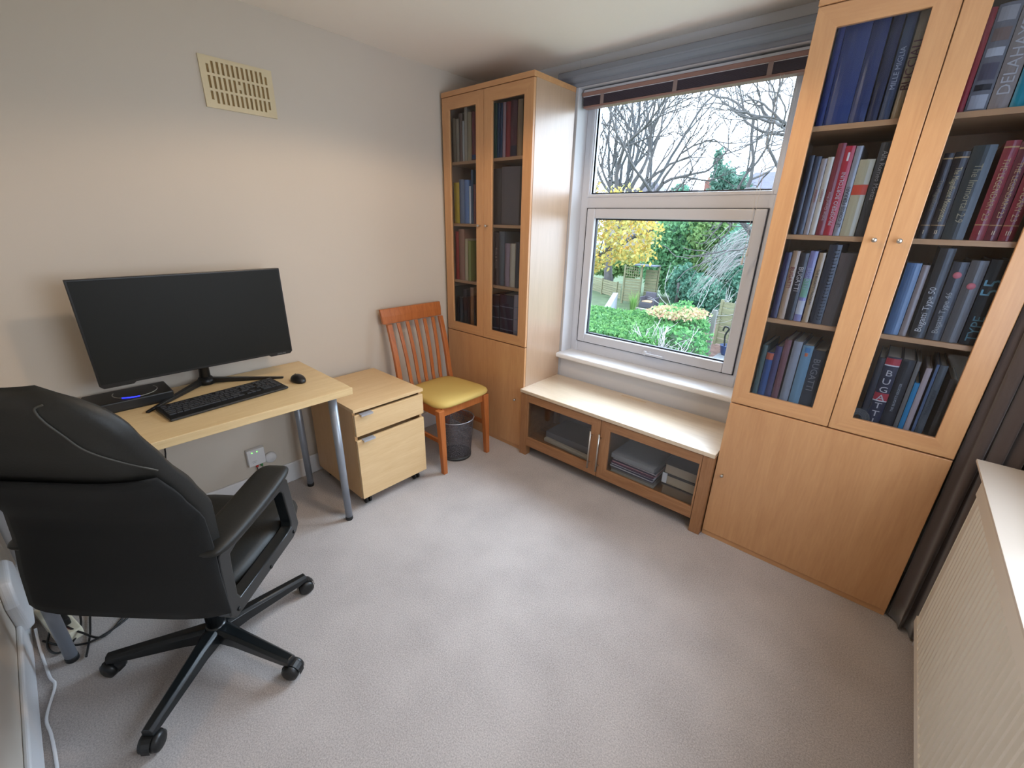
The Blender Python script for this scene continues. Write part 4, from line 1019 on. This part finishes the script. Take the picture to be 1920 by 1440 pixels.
for y in (-.8, -1.8): obj('shelf_bracket', boxes((RX-.03, RX-.0005, y-.01, y+.01, .70, .7848)), M_white, rs)
# side window (out of the picture, beside the camera)
w2 = thing('window_2', (RX+.08, -1.425, .92), None, None); w2['kind'] = 'structure'
bm = bmesh.new()
for a in ((RX+.05, RX+.10, -2.15, -2.10, .92, 2.02), (RX+.05, RX+.10, -.75, -.70, .92, 2.02), (RX+.05, RX+.10, -2.10, -.75, .92, .97), (RX+.05, RX+.10, -2.10, -.75, 1.97, 2.02)): bx(bm, *a)
obj('window_frame', bm, M_upvc, w2, bevel=.003)

# ================================================================== GARDEN beyond the window (first floor view; lawn level at GZ)
GZ = -2.7
rnd = random.Random(11)
def leafmat(name, cols, rough=.6):
    m = bpy.data.materials.new(name); m.use_nodes = True; n = m.node_tree; p = n.nodes['Principled BSDF']
    g = n.nodes.new('ShaderNodeNewGeometry'); r = n.nodes.new('ShaderNodeValToRGB'); e = r.color_ramp.elements
    e[0].color = srgb(cols[0]); e[0].position = 0; e[1].color = srgb(cols[-1]); e[1].position = 1
    for i, c in enumerate(cols[1:-1]): q = e.new((i+1)/(len(cols)-1)); q.color = srgb(c)
    n.links.new(g.outputs['Random Per Island'], r.inputs['Fac']); n.links.new(r.outputs['Color'], p.inputs['Base Color'])
    p.inputs['Roughness'].default_value = rough; p.inputs['Specular IOR Level'].default_value = .2
    t = n.nodes.new('ShaderNodeBsdfTranslucent'); n.links.new(r.outputs['Color'], t.inputs[0])
    x = n.nodes.new('ShaderNodeMixShader'); x.inputs[0].default_value = .35
    n.links.new(p.outputs[0], x.inputs[1]); n.links.new(t.outputs[0], x.inputs[2]); n.links.new(x.outputs[0], n.nodes['Material Output'].inputs[0])
    return m
def leaves(name, blobs, count, size, m, parent, flat_top=None):
    """blobs: (cx,cy,cz,rx,ry,rz[,box]) ; cards on and inside the shell"""
    w = worigin(parent); V = []; Fc = []
    vol = [b[3]*b[4]*b[5] for b in blobs]; tot = sum(v**.67 for v in vol)
    for b, vv in zip(blobs, vol):
        for _ in range(int(count*vv**.67/tot)):
            if len(b) > 6:
                q = Vector((rnd.uniform(-1, 1), rnd.uniform(-1, 1), rnd.uniform(-1, 1))); k = rnd.choice((0, 1, 2, 2)); 
                q[k] = math.copysign(rnd.uniform(.9, 1.02), q[k] if k != 2 else 1)
            else:
                q = Vector((rnd.gauss(0, 1), rnd.gauss(0, 1), rnd.gauss(0, 1))).normalized()*rnd.uniform(.55, 1.06)
                q *= 1+.10*math.sin(q.x*7+b[0])*math.sin(q.z*6+b[1])
            c = Vector((b[0]+q.x*b[3], b[1]+q.y*b[4], b[2]+q.z*b[5]))-w
            s = size*rnd.uniform(.6, 1.3)
            a = Vector((rnd.gauss(0, 1), rnd.gauss(0, 1), rnd.gauss(0, 1))).normalized(); t = a.orthogonal().normalized(); t = Matrix.Rotation(rnd.uniform(0, 6.28), 3, a) @ t; u = a.cross(t)
            i = len(V); V += [c-t*s, c-u*s*.55, c+t*s, c+u*s*.55]; Fc.append((i, i+1, i+2, i+3))
    me = bpy.data.meshes.new(name); me.from_pydata(V, [], Fc); me.materials.append(m)
    o = bpy.data.objects.new(name, me); C.objects.link(o); o.parent = parent
    return o
def branchy(name, starts, m, parent, depth=5, seed=1, spread=.5, curl=.16, shrink=.72, lean=Vector((0, 0, .15)), seg=5, split=2, minr=.008):
    r_ = random.Random(seed); bm = bmesh.new(); off = worigin(parent)
    def grow(p, d, L, rad, k):
        pts = [p]; rr = [rad]; q = p
        for i in range(seg):
            d = (d+Vector((r_.gauss(0, 1), r_.gauss(0, 1), r_.gauss(0, 1)))*curl+lean*.25).normalized(); q = q+d*(L/seg); pts.append(q); rr.append(max(minr*.7, rad*(1-.38*(i+1)/seg)))
        tube(bm, pts, rr, 5 if k > 1 else 7, cap=False)
        if k >= depth: return
        ns = split + (1 if r_.random() < .45 else 0)
        for j in range(ns):
            base = pts[-1] if j == 0 else pts[r_.randint(2, seg-1)]
            nd = (d+Vector((r_.gauss(0, 1), r_.gauss(0, .6), r_.gauss(0, 1)))*spread).normalized()
            grow(base, nd, L*shrink*r_.uniform(.8, 1.15), max(minr, rad*.62), k+1)
    for (p, d, L, rad) in starts: grow(Vector(p), Vector(d).normalized(), L, rad, 0)
    return obj(name, bm, m, parent)
M_grass = mat('lawn', (74, 92, 62), .9, vary=(1.5, .25)); M_soil = mat('leaf_litter', (112, 88, 80), .95, vary=(6, .35))
M_bark = mat('pale_bark', (78, 76, 76), .85, vary=(8, .2)); M_fence = wood('weathered_fence', (104, 104, 82), (136, 134, 104), 'x', .8, .4)
M_twig = mat('whitened_twigs', (160, 160, 160), .7)
g = struct('ground_outside', boxes((-60, 25, .35, 90, GZ-.3, GZ)), M_grass); g.name = 'lawn'; g['kind'] = 'stuff'; g['label'] = 'green lawn of the garden seen far below the window'; g['category'] = 'lawn'
tag(obj('flower_bed', boxes((-3.6, .6, 10.5, 19.5, GZ, GZ+.02)), M_soil), 'brown bed covered with fallen leaves at the window lower right', 'flower bed')
tag(obj('garden_path', boxes((-1.6, .6, 8.5, 13.4, GZ+.02, GZ+.035)), mat('pale_paving', (122, 124, 128), .8, vary=(3, .1))), 'pale paved path at the lower right corner of the window', 'path')
# hedges
def hedge(name, blobs, cnt, size, m, label, stem=None):
    b = blobs[0]; t = thing(name, (b[0], b[1], GZ), label, 'hedge')
    leaves('foliage', blobs, cnt, size, m, t)
    # dense inner body
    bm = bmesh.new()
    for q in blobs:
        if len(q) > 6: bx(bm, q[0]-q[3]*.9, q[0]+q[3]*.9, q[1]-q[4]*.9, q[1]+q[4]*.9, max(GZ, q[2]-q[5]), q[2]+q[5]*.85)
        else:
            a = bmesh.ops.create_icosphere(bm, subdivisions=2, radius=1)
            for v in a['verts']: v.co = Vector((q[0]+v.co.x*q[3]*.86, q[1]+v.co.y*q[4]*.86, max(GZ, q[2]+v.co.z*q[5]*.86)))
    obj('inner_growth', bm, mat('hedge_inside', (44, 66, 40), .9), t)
    return t
M_lh = leafmat('hedge_leaves', [(66, 112, 70), (92, 142, 84), (118, 164, 100), (76, 122, 80)])
hedge('hedge', [(-4.6, 9.6, -2.0, 1.5, 1.6, .75, 1), (-2.9, 9.6, -2.0, 1.1, 1.9, .78, 1), (-3.0, 7.6, -2.05, 1.2, .8, .7, 1)], 15000, .075, M_lh, 'bright green clipped hedge at the lower left of the window view')
t = hedge('rounded_hedge', [(-2.35, 10.9, -1.74, .95, 1.3, .86), (-1.75, 9.3, -1.9, .85, .9, .78), (-2.75, 11.9, -1.75, .9, 1.2, .86)], 12000, .07, leafmat('round_hedge_leaves', [(66, 118, 78), (96, 150, 92), (120, 170, 110)]), 'rounded green hedge tinged red on top, right of the bright one')
leaves('red_growth', [(-2.4, 10.9, -1.0, .85, 1.05, .13)], 1500, .055, leafmat('red_tips', [(196, 150, 134), (206, 172, 142), (176, 172, 130), (140, 168, 112)]), t)
ts = thing('twiggy_shrub', (-1.72, 8.2, GZ), 'leafless brown twiggy shrub in front of the two near hedges', 'shrub')
branchy('twigs', [((-1.72+rnd.uniform(-.12, .12), 8.2+rnd.uniform(-.12, .12), GZ), (rnd.uniform(-.4, .4), rnd.uniform(-.3, .3), 1), .85, .026) for _ in range(13)], mat('brown_twigs', (176, 168, 172), .8), ts, depth=3, seed=4, spread=.35, shrink=.7, minr=.004)
# yellow tree at left
yt = thing('yellow_tree', (-9.2, 15.2, GZ), 'autumn tree with yellow leaves at the left of the window', 'tree')
branchy('branches', [((-9.2, 15.2, GZ), (0, 0, 1), 2.6, .13), ((-9.2, 15.2, .2), (1, 0, .5), 1.5, .06), ((-9.2, 15.2, -.2), (1, 0, .25), 1.5, .05)], M_bark, yt, depth=3, seed=9, spread=.5, lean=Vector((0, 0, .3)))
yl_ = [(-8.3, 15, 1.6, 1.1, 1.0, 1.0), (-7.0, 15.1, 2.1, 1.2, 1.0, .9), (-6.2, 14.9, .9, 1.1, .9, .9), (-7.6, 15.0, .4, 1.1, 1.0, .8), (-8.4, 15, -.25, .8, .8, .5), (-5.6, 15.0, 1.3, .6, .6, .6), (-5.9, 14.8, .35, .8, .7, .45), (-8.7, 15.2, 2.6, .7, .8, .6)]
leaves('foliage', yl_, 3600, .095, leafmat('yellow_leaves', [(196, 172, 84), (200, 186, 104), (188, 150, 80), (160, 164, 96), (200, 192, 130)]), yt)
# green shrubbery
IN = .6
def tree(name, label, base, th, blobs, cnt, size, m, trunk_r=.12, seed=3, group=None, cat='tree'):
    t = thing(name, base, label, cat, group)
    bm = bmesh.new(); tube(bm, [base, (base[0]+.05, base[1], base[2]+th*.6), (base[0]-.05, base[1]+.05, base[2]+th)], [trunk_r, trunk_r*.8, trunk_r*.5], 9); obj('trunk', bm, M_bark, t)
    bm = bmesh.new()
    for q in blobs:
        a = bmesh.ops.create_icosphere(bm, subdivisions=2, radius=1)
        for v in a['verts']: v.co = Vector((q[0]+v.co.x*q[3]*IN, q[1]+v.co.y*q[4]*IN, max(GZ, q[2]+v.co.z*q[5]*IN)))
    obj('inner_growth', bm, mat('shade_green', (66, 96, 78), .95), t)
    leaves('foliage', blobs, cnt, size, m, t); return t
M_g1 = leafmat('shrub_leaves', [(80, 128, 92), (108, 158, 114), (134, 180, 128), (94, 142, 108)]); M_g2 = leafmat('blue_green_leaves', [(78, 122, 108), (102, 150, 130), (130, 172, 150)])
M_g3 = leafmat('olive_leaves', [(118, 152, 98), (142, 172, 110), (104, 140, 96)])
tree('evergreen_tree', 'large mid-green tree in the centre of the window, behind the trellis', (-7.6, 24, GZ), 3.5, [(-7.7, 24, .6, 1.7, 1.4, 1.9), (-8.3, 24.2, -.8, 1.6, 1.4, 1.6), (-6.9, 23.8, -.9, 1.5, 1.4, 1.7)], 11000, .13, M_g1, group=None)
tree('evergreen_tree', 'green tree right of the centre one, reaching the window bar', (-5.4, 23.6, GZ), 3.5, [(-5.6, 23.6, .9, 1.5, 1.4, 1.7), (-5.2, 23.5, -.9, 1.6, 1.4, 1.7)], 8500, .13, M_g3)
tree('laurel_bush', 'blue-green bush filling the right of the lower pane behind bare twigs', (-3.3, 22, GZ), 3, [(-3.6, 22, .0, 1.4, 1.2, 1.7), (-2.6, 21, -1.0, 1.4, 1.1, 1.4), (-2.4, 22.5, .9, 1.1, 1.0, 1.5)], 9000, .13, M_g2, cat='bush')
tree('ivy_bush', 'low dark green bush beside the wicker armchair', (-6.1, 20.6, GZ), 1.4, [(-6.2, 21.4, -1.5, .8, .7, 1.1), (-5.2, 20.8, -1.7, .9, .7, .9), (-4.3, 19.6, -1.7, .8, .7, .9)], 5000, .11, M_g2, cat='bush')
tree('far_hedge', 'yellow-green hedge running behind the far boarded fence', (-13, 26, GZ), 1, [(-14, 26.2, -1.3, 2.0, .7, .8), (-11.6, 25.6, -1.1, 1.8, .7, .8)], 5000, .14, M_g3, cat='hedge')
# weeping bare tree, whitish twigs arching to the left
wt = thing('weeping_tree', (-1.9, 17.6, GZ), 'bare weeping tree with whitish twigs at the right of the lower pane', 'tree')
bm = bmesh.new(); r_ = random.Random(21)
tube(bm, smoothpath([(-1.9, 17.6, GZ), (-2.0, 17.7, -1.0), (-1.9, 17.6, .6), (-2.1, 17.7, 1.6)]), [.11-.004*i for i in range(19)], 8)
obj('trunk', bm, M_bark, wt)
bm = bmesh.new()
for k in range(60):
    z0 = r_.uniform(-.3, 1.6); L = r_.uniform(1.1, 2.5); a = r_.uniform(2.3, 4.0)
    dx, dy = math.cos(a), math.sin(a)*.6; h = r_.uniform(.1, .55)
    pts = [(-2.0, 17.65, z0)]
    for s in range(1, 8): u = s/7; pts.append((-2.0+dx*L*u+r_.gauss(0, .03), 17.65+dy*L*u, z0+h*math.sin(u*PI)*1.0-u*u*L*.62+r_.gauss(0, .03)))
    tube(bm, pts, [.020-.0018*i for i in range(8)], 4, cap=False)
    for q in range(3):
        i = r_.randint(2, 6); p = Vector(pts[i]); tube(bm, [p, p+Vector((dx*.25, 0, -.12+r_.gauss(0, .06))), p+Vector((dx*.45, 0, -.38+r_.gauss(0, .08)))], [.009, .007, .005], 4, cap=False)
obj('hanging_twigs', bm, M_twig, wt)
for k, (x, y, nm) in enumerate(((-3.3, 15.6, 'left'), (-3.75, 15.8, 'mid'))):
    pass
st = thing('bare_sapling', (-3.6, 14.6, GZ), 'clump of thin pale bare stems behind the rounded hedge', 'sapling')
branchy('stems', [((-3.6+.12*i, 14.6+.05*i, GZ), (.22+.05*i, 0, 1), 1.5, .02) for i in range(6)], M_twig, st, depth=2, seed=5, spread=.22, shrink=.6, minr=.005)
# fence, posts, white wall, trellis, chair
def slatfence(name, a, b, z0, z1, label, nb=7, post_w=.09):
    a = Vector(a); b = Vector(b); d = (b-a); L = d.length; ang_ = math.atan2(d.y, d.x)
    t = thing(name, (a.x, a.y, GZ), label, 'fence', rotz=ang_)
    h = (z1-z0)/nb; bm = bmesh.new()
    for i in range(nb): bx(bm, 0, L, -.012-.006*(i % 2), .006, z0-GZ+i*h+.012, z0-GZ+(i+1)*h-.008)
    obj('boards', bm, M_fence, t, local=True)
    for k in range(int(L/1.8)+1):
        obj('post', boxes((k*1.8-post_w/2, k*1.8+post_w/2, -.06, .03, 0, z1-GZ+.06)), M_fence, t, local=True)
    return t
slatfence('garden_fence', (-14.6, 24.0, 0), (-9.6, 21.0, 0), GZ+.05, -1.75, 'grey boarded fence far behind the white garden wall')
slatfence('garden_fence', (-2.15, 14.6, 0), (-.2, 14.2, 0), GZ+.05, -1.05, 'yellow-green boarded fence panel at the lower right of the window')
tag(obj('garden_post', boxes((-1.93, -1.80, 12.85, 12.98, GZ, -1.12)), mat('pale_post', (112, 112, 108), .8), origin=(-1.86, 12.9, GZ)), 'pale wooden post at the end of the rounded hedge', 'post')
gw = tag(obj('garden_wall', boxes((-.12, .12, 0, 5.2, 0, .85)), mat('white_render', (150, 156, 166), .8)), 'low white rendered wall left of the spiky plant', 'wall'); gw.location = (-6.3, 13.4, GZ); gw.rotation_euler = (0, 0, math.radians(24))
for k, (x, y, L, lab) in enumerate(((-7.6, 18.6, 3.4, 'white raised edging in front of the wicker armchair'), (-7.1, 17.0, 2.7, 'white raised edging nearer the bright green hedge'))):
    tag(obj('path_edging', boxes((x, x+L, y-.10, y+.10, GZ, GZ+.16+.04*k)), mat('edging_white', (160, 154, 148), .8)), lab, 'edging')
tl = thing('trellis_screen', (-8.4, 20.1, GZ), 'wooden screen with a lattice top behind the spiky plant', 'screen')
h0 = 0
bm = bmesh.new()
for i in range(9): bx(bm, -9.0, -8.05, 20.08, 20.10, GZ+.15+i*.145, GZ+.15+i*.145+.125)
obj('boards', bm, M_fence, tl)
bm = bmesh.new()
for i in range(8): bx(bm, -9.0+i*.13, -8.97+i*.13, 20.07, 20.09, GZ+1.5, GZ+2.05)
for i in range(4): bx(bm, -9.0, -8.05, 20.09, 20.11, GZ+1.52+i*.15, GZ+1.55+i*.15)
obj('lattice', bm, M_fence, tl)
for x in (-9.05, -8.05): obj('post', boxes((x, x+.09, 20.04, 20.13, GZ, GZ+2.12)), M_fence, tl)
sb = thing('garden_arbour', (-7.7, 20.4, GZ), 'boarded arbour with a flat grey top behind the wicker armchair', 'arbour')
bm = bmesh.new()
for i in range(12): bx(bm, -7.96, -7.25, 20.5, 20.52, GZ+.15+i*.15, GZ+.15+i*.15+.135)
obj('boards', bm, M_fence, sb); obj('canopy', boxes((-8.5, -7.2, 19.9, 20.6, GZ+2.14, GZ+2.2)), mat('arbour_roof', (92, 100, 112), .8), sb)
obj('post', boxes((-7.28, -7.2, 20.5, 20.58, GZ, GZ+2.14)), M_fence, sb)
ac = thing('wicker_armchair', (-7.1, 19.4, GZ), 'grey wicker armchair on the far patio', 'armchair')
M_wick = mat('grey_wicker', (88, 86, 98), .8, vary=(30, .2))
obj('seat', boxes((-7.45, -6.75, 19.1, 19.7, GZ+.1, GZ+.40)), M_wick, ac, bevel=.03)
obj('backrest', boxes((-7.45, -6.85, 19.66, 19.78, GZ+.35, GZ+.88)), M_wick, ac, bevel=.04)
for x in (-7.5, -6.78): obj('arm', boxes((x, x+.1, 19.1, 19.75, GZ+.1, GZ+.66)), M_wick, ac, bevel=.02)
obj('cushion', boxes((-7.38, -6.82, 19.12, 19.64, GZ+.40, GZ+.46)), mat('tan_cushion', (186, 160, 134), .9), ac, bevel=.02)
# spiky plant
sp = thing('spiky_plant', (-7.1, 17.6, GZ), 'spiky green plant with long upright leaves by the white wall', 'plant')
bm = bmesh.new()
for k in range(70):
    a = rnd.uniform(0, 2*PI); L = rnd.uniform(.7, 1.25); o1 = rnd.uniform(.1, .5); s = Vector((-math.sin(a), math.cos(a), 0))*.022
    pts = [Vector((-7.1+math.cos(a)*.08, 17.6+math.sin(a)*.08, GZ+.05)), Vector((-7.1+math.cos(a)*o1*.5, 17.6+math.sin(a)*o1*.5, GZ+L*.65)), Vector((-7.1+math.cos(a)*o1, 17.6+math.sin(a)*o1, GZ+L*.98))]
    vs = [bm.verts.new(p+s*q*(1-.45*i)) for i, p in enumerate(pts) for q in (-1, 1)]
    bm.faces.new((vs[0], vs[1], vs[3], vs[2])); bm.faces.new((vs[2], vs[3], vs[5], vs[4]))
obj('blades', bm, leafmat('blade_green', [(110, 154, 84), (146, 182, 110)]), sp)
sh = thing('yellow_green_bush', (-5.2, 13.9, GZ), 'small yellow-green bush before the white wall', 'bush'); leaves('foliage', [(-5.2, 13.9, GZ+.45, .55, .5, .45)], 1500, .08, M_g3, sh)
pt_ = thing('dark_pot', (-1.35, 13.3, GZ), 'dark blue pot with a black curled ornament beside the fence panel', 'pot')
bm = bmesh.new(); lathe(bm, [(.14, 0), (.20, .12), (.24, .34), (.26, .38), (.22, .38), (.2, .3), (.0, .3)], (-1.35, 13.3, GZ), 24); obj('pot_body', bm, mat('navy_glaze', (56, 72, 112), .3), pt_)
bm = bmesh.new(); tube(bm, smoothpath([(-1.45, 13.3, GZ+.3), (-1.50, 13.3, GZ+.7), (-1.42, 13.3, GZ+.95), (-1.56, 13.3, GZ+1.0), (-1.60, 13.3, GZ+.85)]), .03, 8); tube(bm, smoothpath([(-1.25, 13.3, GZ+.3), (-1.20, 13.3, GZ+.75), (-1.28, 13.3, GZ+1.05), (-1.14, 13.3, GZ+1.1)]), .025, 8); obj('curled_ornament', bm, M_black, pt_)
# bare trees against the sky
bt = thing('bare_tree', (-11.2, 22.5, GZ), 'big leafless tree fanning its branches over the upper left pane', 'tree')
branchy('branches', [((-11.2, 22.5, GZ), (0, 0, 1), 4.6, .30), ((-11.2, 22.5, 1.6), (.75, 0, .75), 3.0, .16), ((-11.2, 22.5, 1.2), (1.0, -.1, .42), 3.4, .15), ((-11.2, 22.5, 1.6), (1.0, .1, .62), 3.4, .14), ((-11.2, 22.5, 1.8), (-.6, 0, .9), 2.4, .14), ((-11.2, 22.5, 1.8), (.1, 0, 1), 3.0, .16)], M_bark, bt, depth=6, seed=12, spread=.42, curl=.13, shrink=.76, lean=Vector((.05, 0, .2)), minr=.014)
b2 = thing('bare_tree', (-13.8, 27, GZ), 'leafless tree standing behind the big one at the left edge of the pane', 'tree')
branchy('branches', [((-13.8, 27, GZ), (0, 0, 1), 5.5, .24), ((-13.8, 27, 2.4), (.3, 0, 1), 3.4, .13), ((-13.8, 27, 2.4), (-.2, 0, 1), 3.4, .13)], mat('grey_bark', (88, 90, 94), .85), b2, depth=5, seed=31, spread=.34, curl=.1, shrink=.78, lean=Vector((0, 0, .3)), minr=.016)
b3 = thing('overhanging_tree', (.6, 14.5, GZ), 'leafless tree reaching into the upper pane from the right', 'tree')
branchy('branches', [((.6, 14.5, GZ), (-.02, 0, 1), 6.2, .20), ((.5, 14.5, 3.0), (-1, 0, .22), 2.4, .11), ((.5, 14.5, 3.2), (-.8, 0, .7), 2.2, .09), ((.5, 14.5, 3.4), (-1, 0, .45), 2.2, .08)], M_bark, b3, depth=5, seed=8, spread=.5, curl=.22, shrink=.72, lean=Vector((-.2, 0, .12)), minr=.009)
IN = .3
tree('conifer', 'pointed blue-green conifer in the upper pane', (-6.7, 27, GZ), 7, [(-6.7, 27, 3.0, 1.1, 1.0, 1.1), (-6.9, 27, 4.2, .7, .7, .8), (-7.3, 27, 5.2, .28, .3, .7), (-5.9, 27, 3.7, .7, .8, .8), (-5.3, 27, 2.9, .7, .8, .8)], 5600, .11, leafmat('conifer_leaves', [(84, 120, 108), (104, 142, 126), (124, 158, 142)]), .15)
tree('round_evergreen', 'small dark rounded evergreen between the two houses', (-12.6, 36, GZ), 6, [(-12.9, 36, 3.7, .9, .8, 1.0)], 1500, .14, M_g2, .12)
# houses
def house(name, label, cx, y, w, d, eave, ridge, wallc, roofc, hip=.9, cat='house'):
    t = thing(name, (cx, y, GZ), label, cat)
    obj('walls', boxes((cx-w/2, cx+w/2, y, y+d, GZ, eave)), mat('house_render', wallc, .8), t)
    bm = bmesh.new(); o = .35; v = [bm.verts.new(q) for q in ((cx-w/2-o, y-o, eave-.1), (cx+w/2+o, y-o, eave-.1), (cx+w/2+o, y+d+o, eave-.1), (cx-w/2-o, y+d+o, eave-.1), (cx-w/2+w*hip*.5, y+d/2, ridge), (cx+w/2-w*hip*.5, y+d/2, ridge))]
    for f in ((0, 1, 5, 4), (1, 2, 5), (2, 3, 4, 5), (3, 0, 4), (3, 2, 1, 0)): bm.faces.new([v[i] for i in f])
    obj('roof', bm, mat('roof_tiles', roofc, .8, vary=(5, .15)), t)
    for k in range(3):
        x = cx-w/2+w*(k+.5)/3; f = obj('window_frame', boxes((x-.6, x+.6, y-.06, y, eave-1.7, eave-.5)), M_white, t); obj('pane', boxes((x-.5, x+.5, y-.08, y-.055, eave-1.6, eave-.6)), mat('far_pane', (80, 90, 100), .2), f)
    return t
house('house', 'house with a grey-brown pointed roof behind the big leafless tree', -18.8, 40, 5.5, 6, 3.4, 5.6, (140, 134, 128), (78, 74, 82), .8)
house('house', 'lower house roof between the pointed roof and the conifer', -17.3, 47, 4.5, 6, 3.75, 5.3, (146, 140, 134), (84, 76, 80), .7)
h3 = house('house', 'house with a long pale grey roof at the right of the upper pane', -7.2, 40, 6.8, 7, 3.2, 6.1, (150, 144, 140), (98, 98, 114), .35)
cm = thing('far_chimney_house', (-12.2, 39.5, GZ), 'house hidden behind the conifer, its red brick chimney showing', 'house')
obj('walls', boxes((-14, -11.5, 40, 45, GZ, 3.2)), mat('far_walls', (140, 134, 128), .8), cm)
ck_ = obj('chimney', boxes((-12.45, -11.75, 40, 40.7, 3.2, 5.3)), mat('red_brick', (124, 84, 76), .85), cm)
bm = bmesh.new()
for x in (-12.28, -11.92): lathe(bm, [(.11, 5.3), (.09, 5.62)], (x, 40.35, 0), 10)
obj('chimney_pot', bm, mat('terracotta', (176, 130, 110), .8), ck_)
bm = bmesh.new(); v = [bm.verts.new(q) for q in ((-14.3, 39.7, 3.1), (-11.2, 39.7, 3.1), (-11.2, 45.3, 3.1), (-14.3, 45.3, 3.1), (-12.7, 42.5, 4.5))]
for f in ((0, 1, 4), (1, 2, 4), (2, 3, 4), (3, 0, 4), (3, 2, 1, 0)): bm.faces.new([v[i] for i in f])
obj('roof', bm, mat('far_tiles', (86, 80, 84), .8), cm)
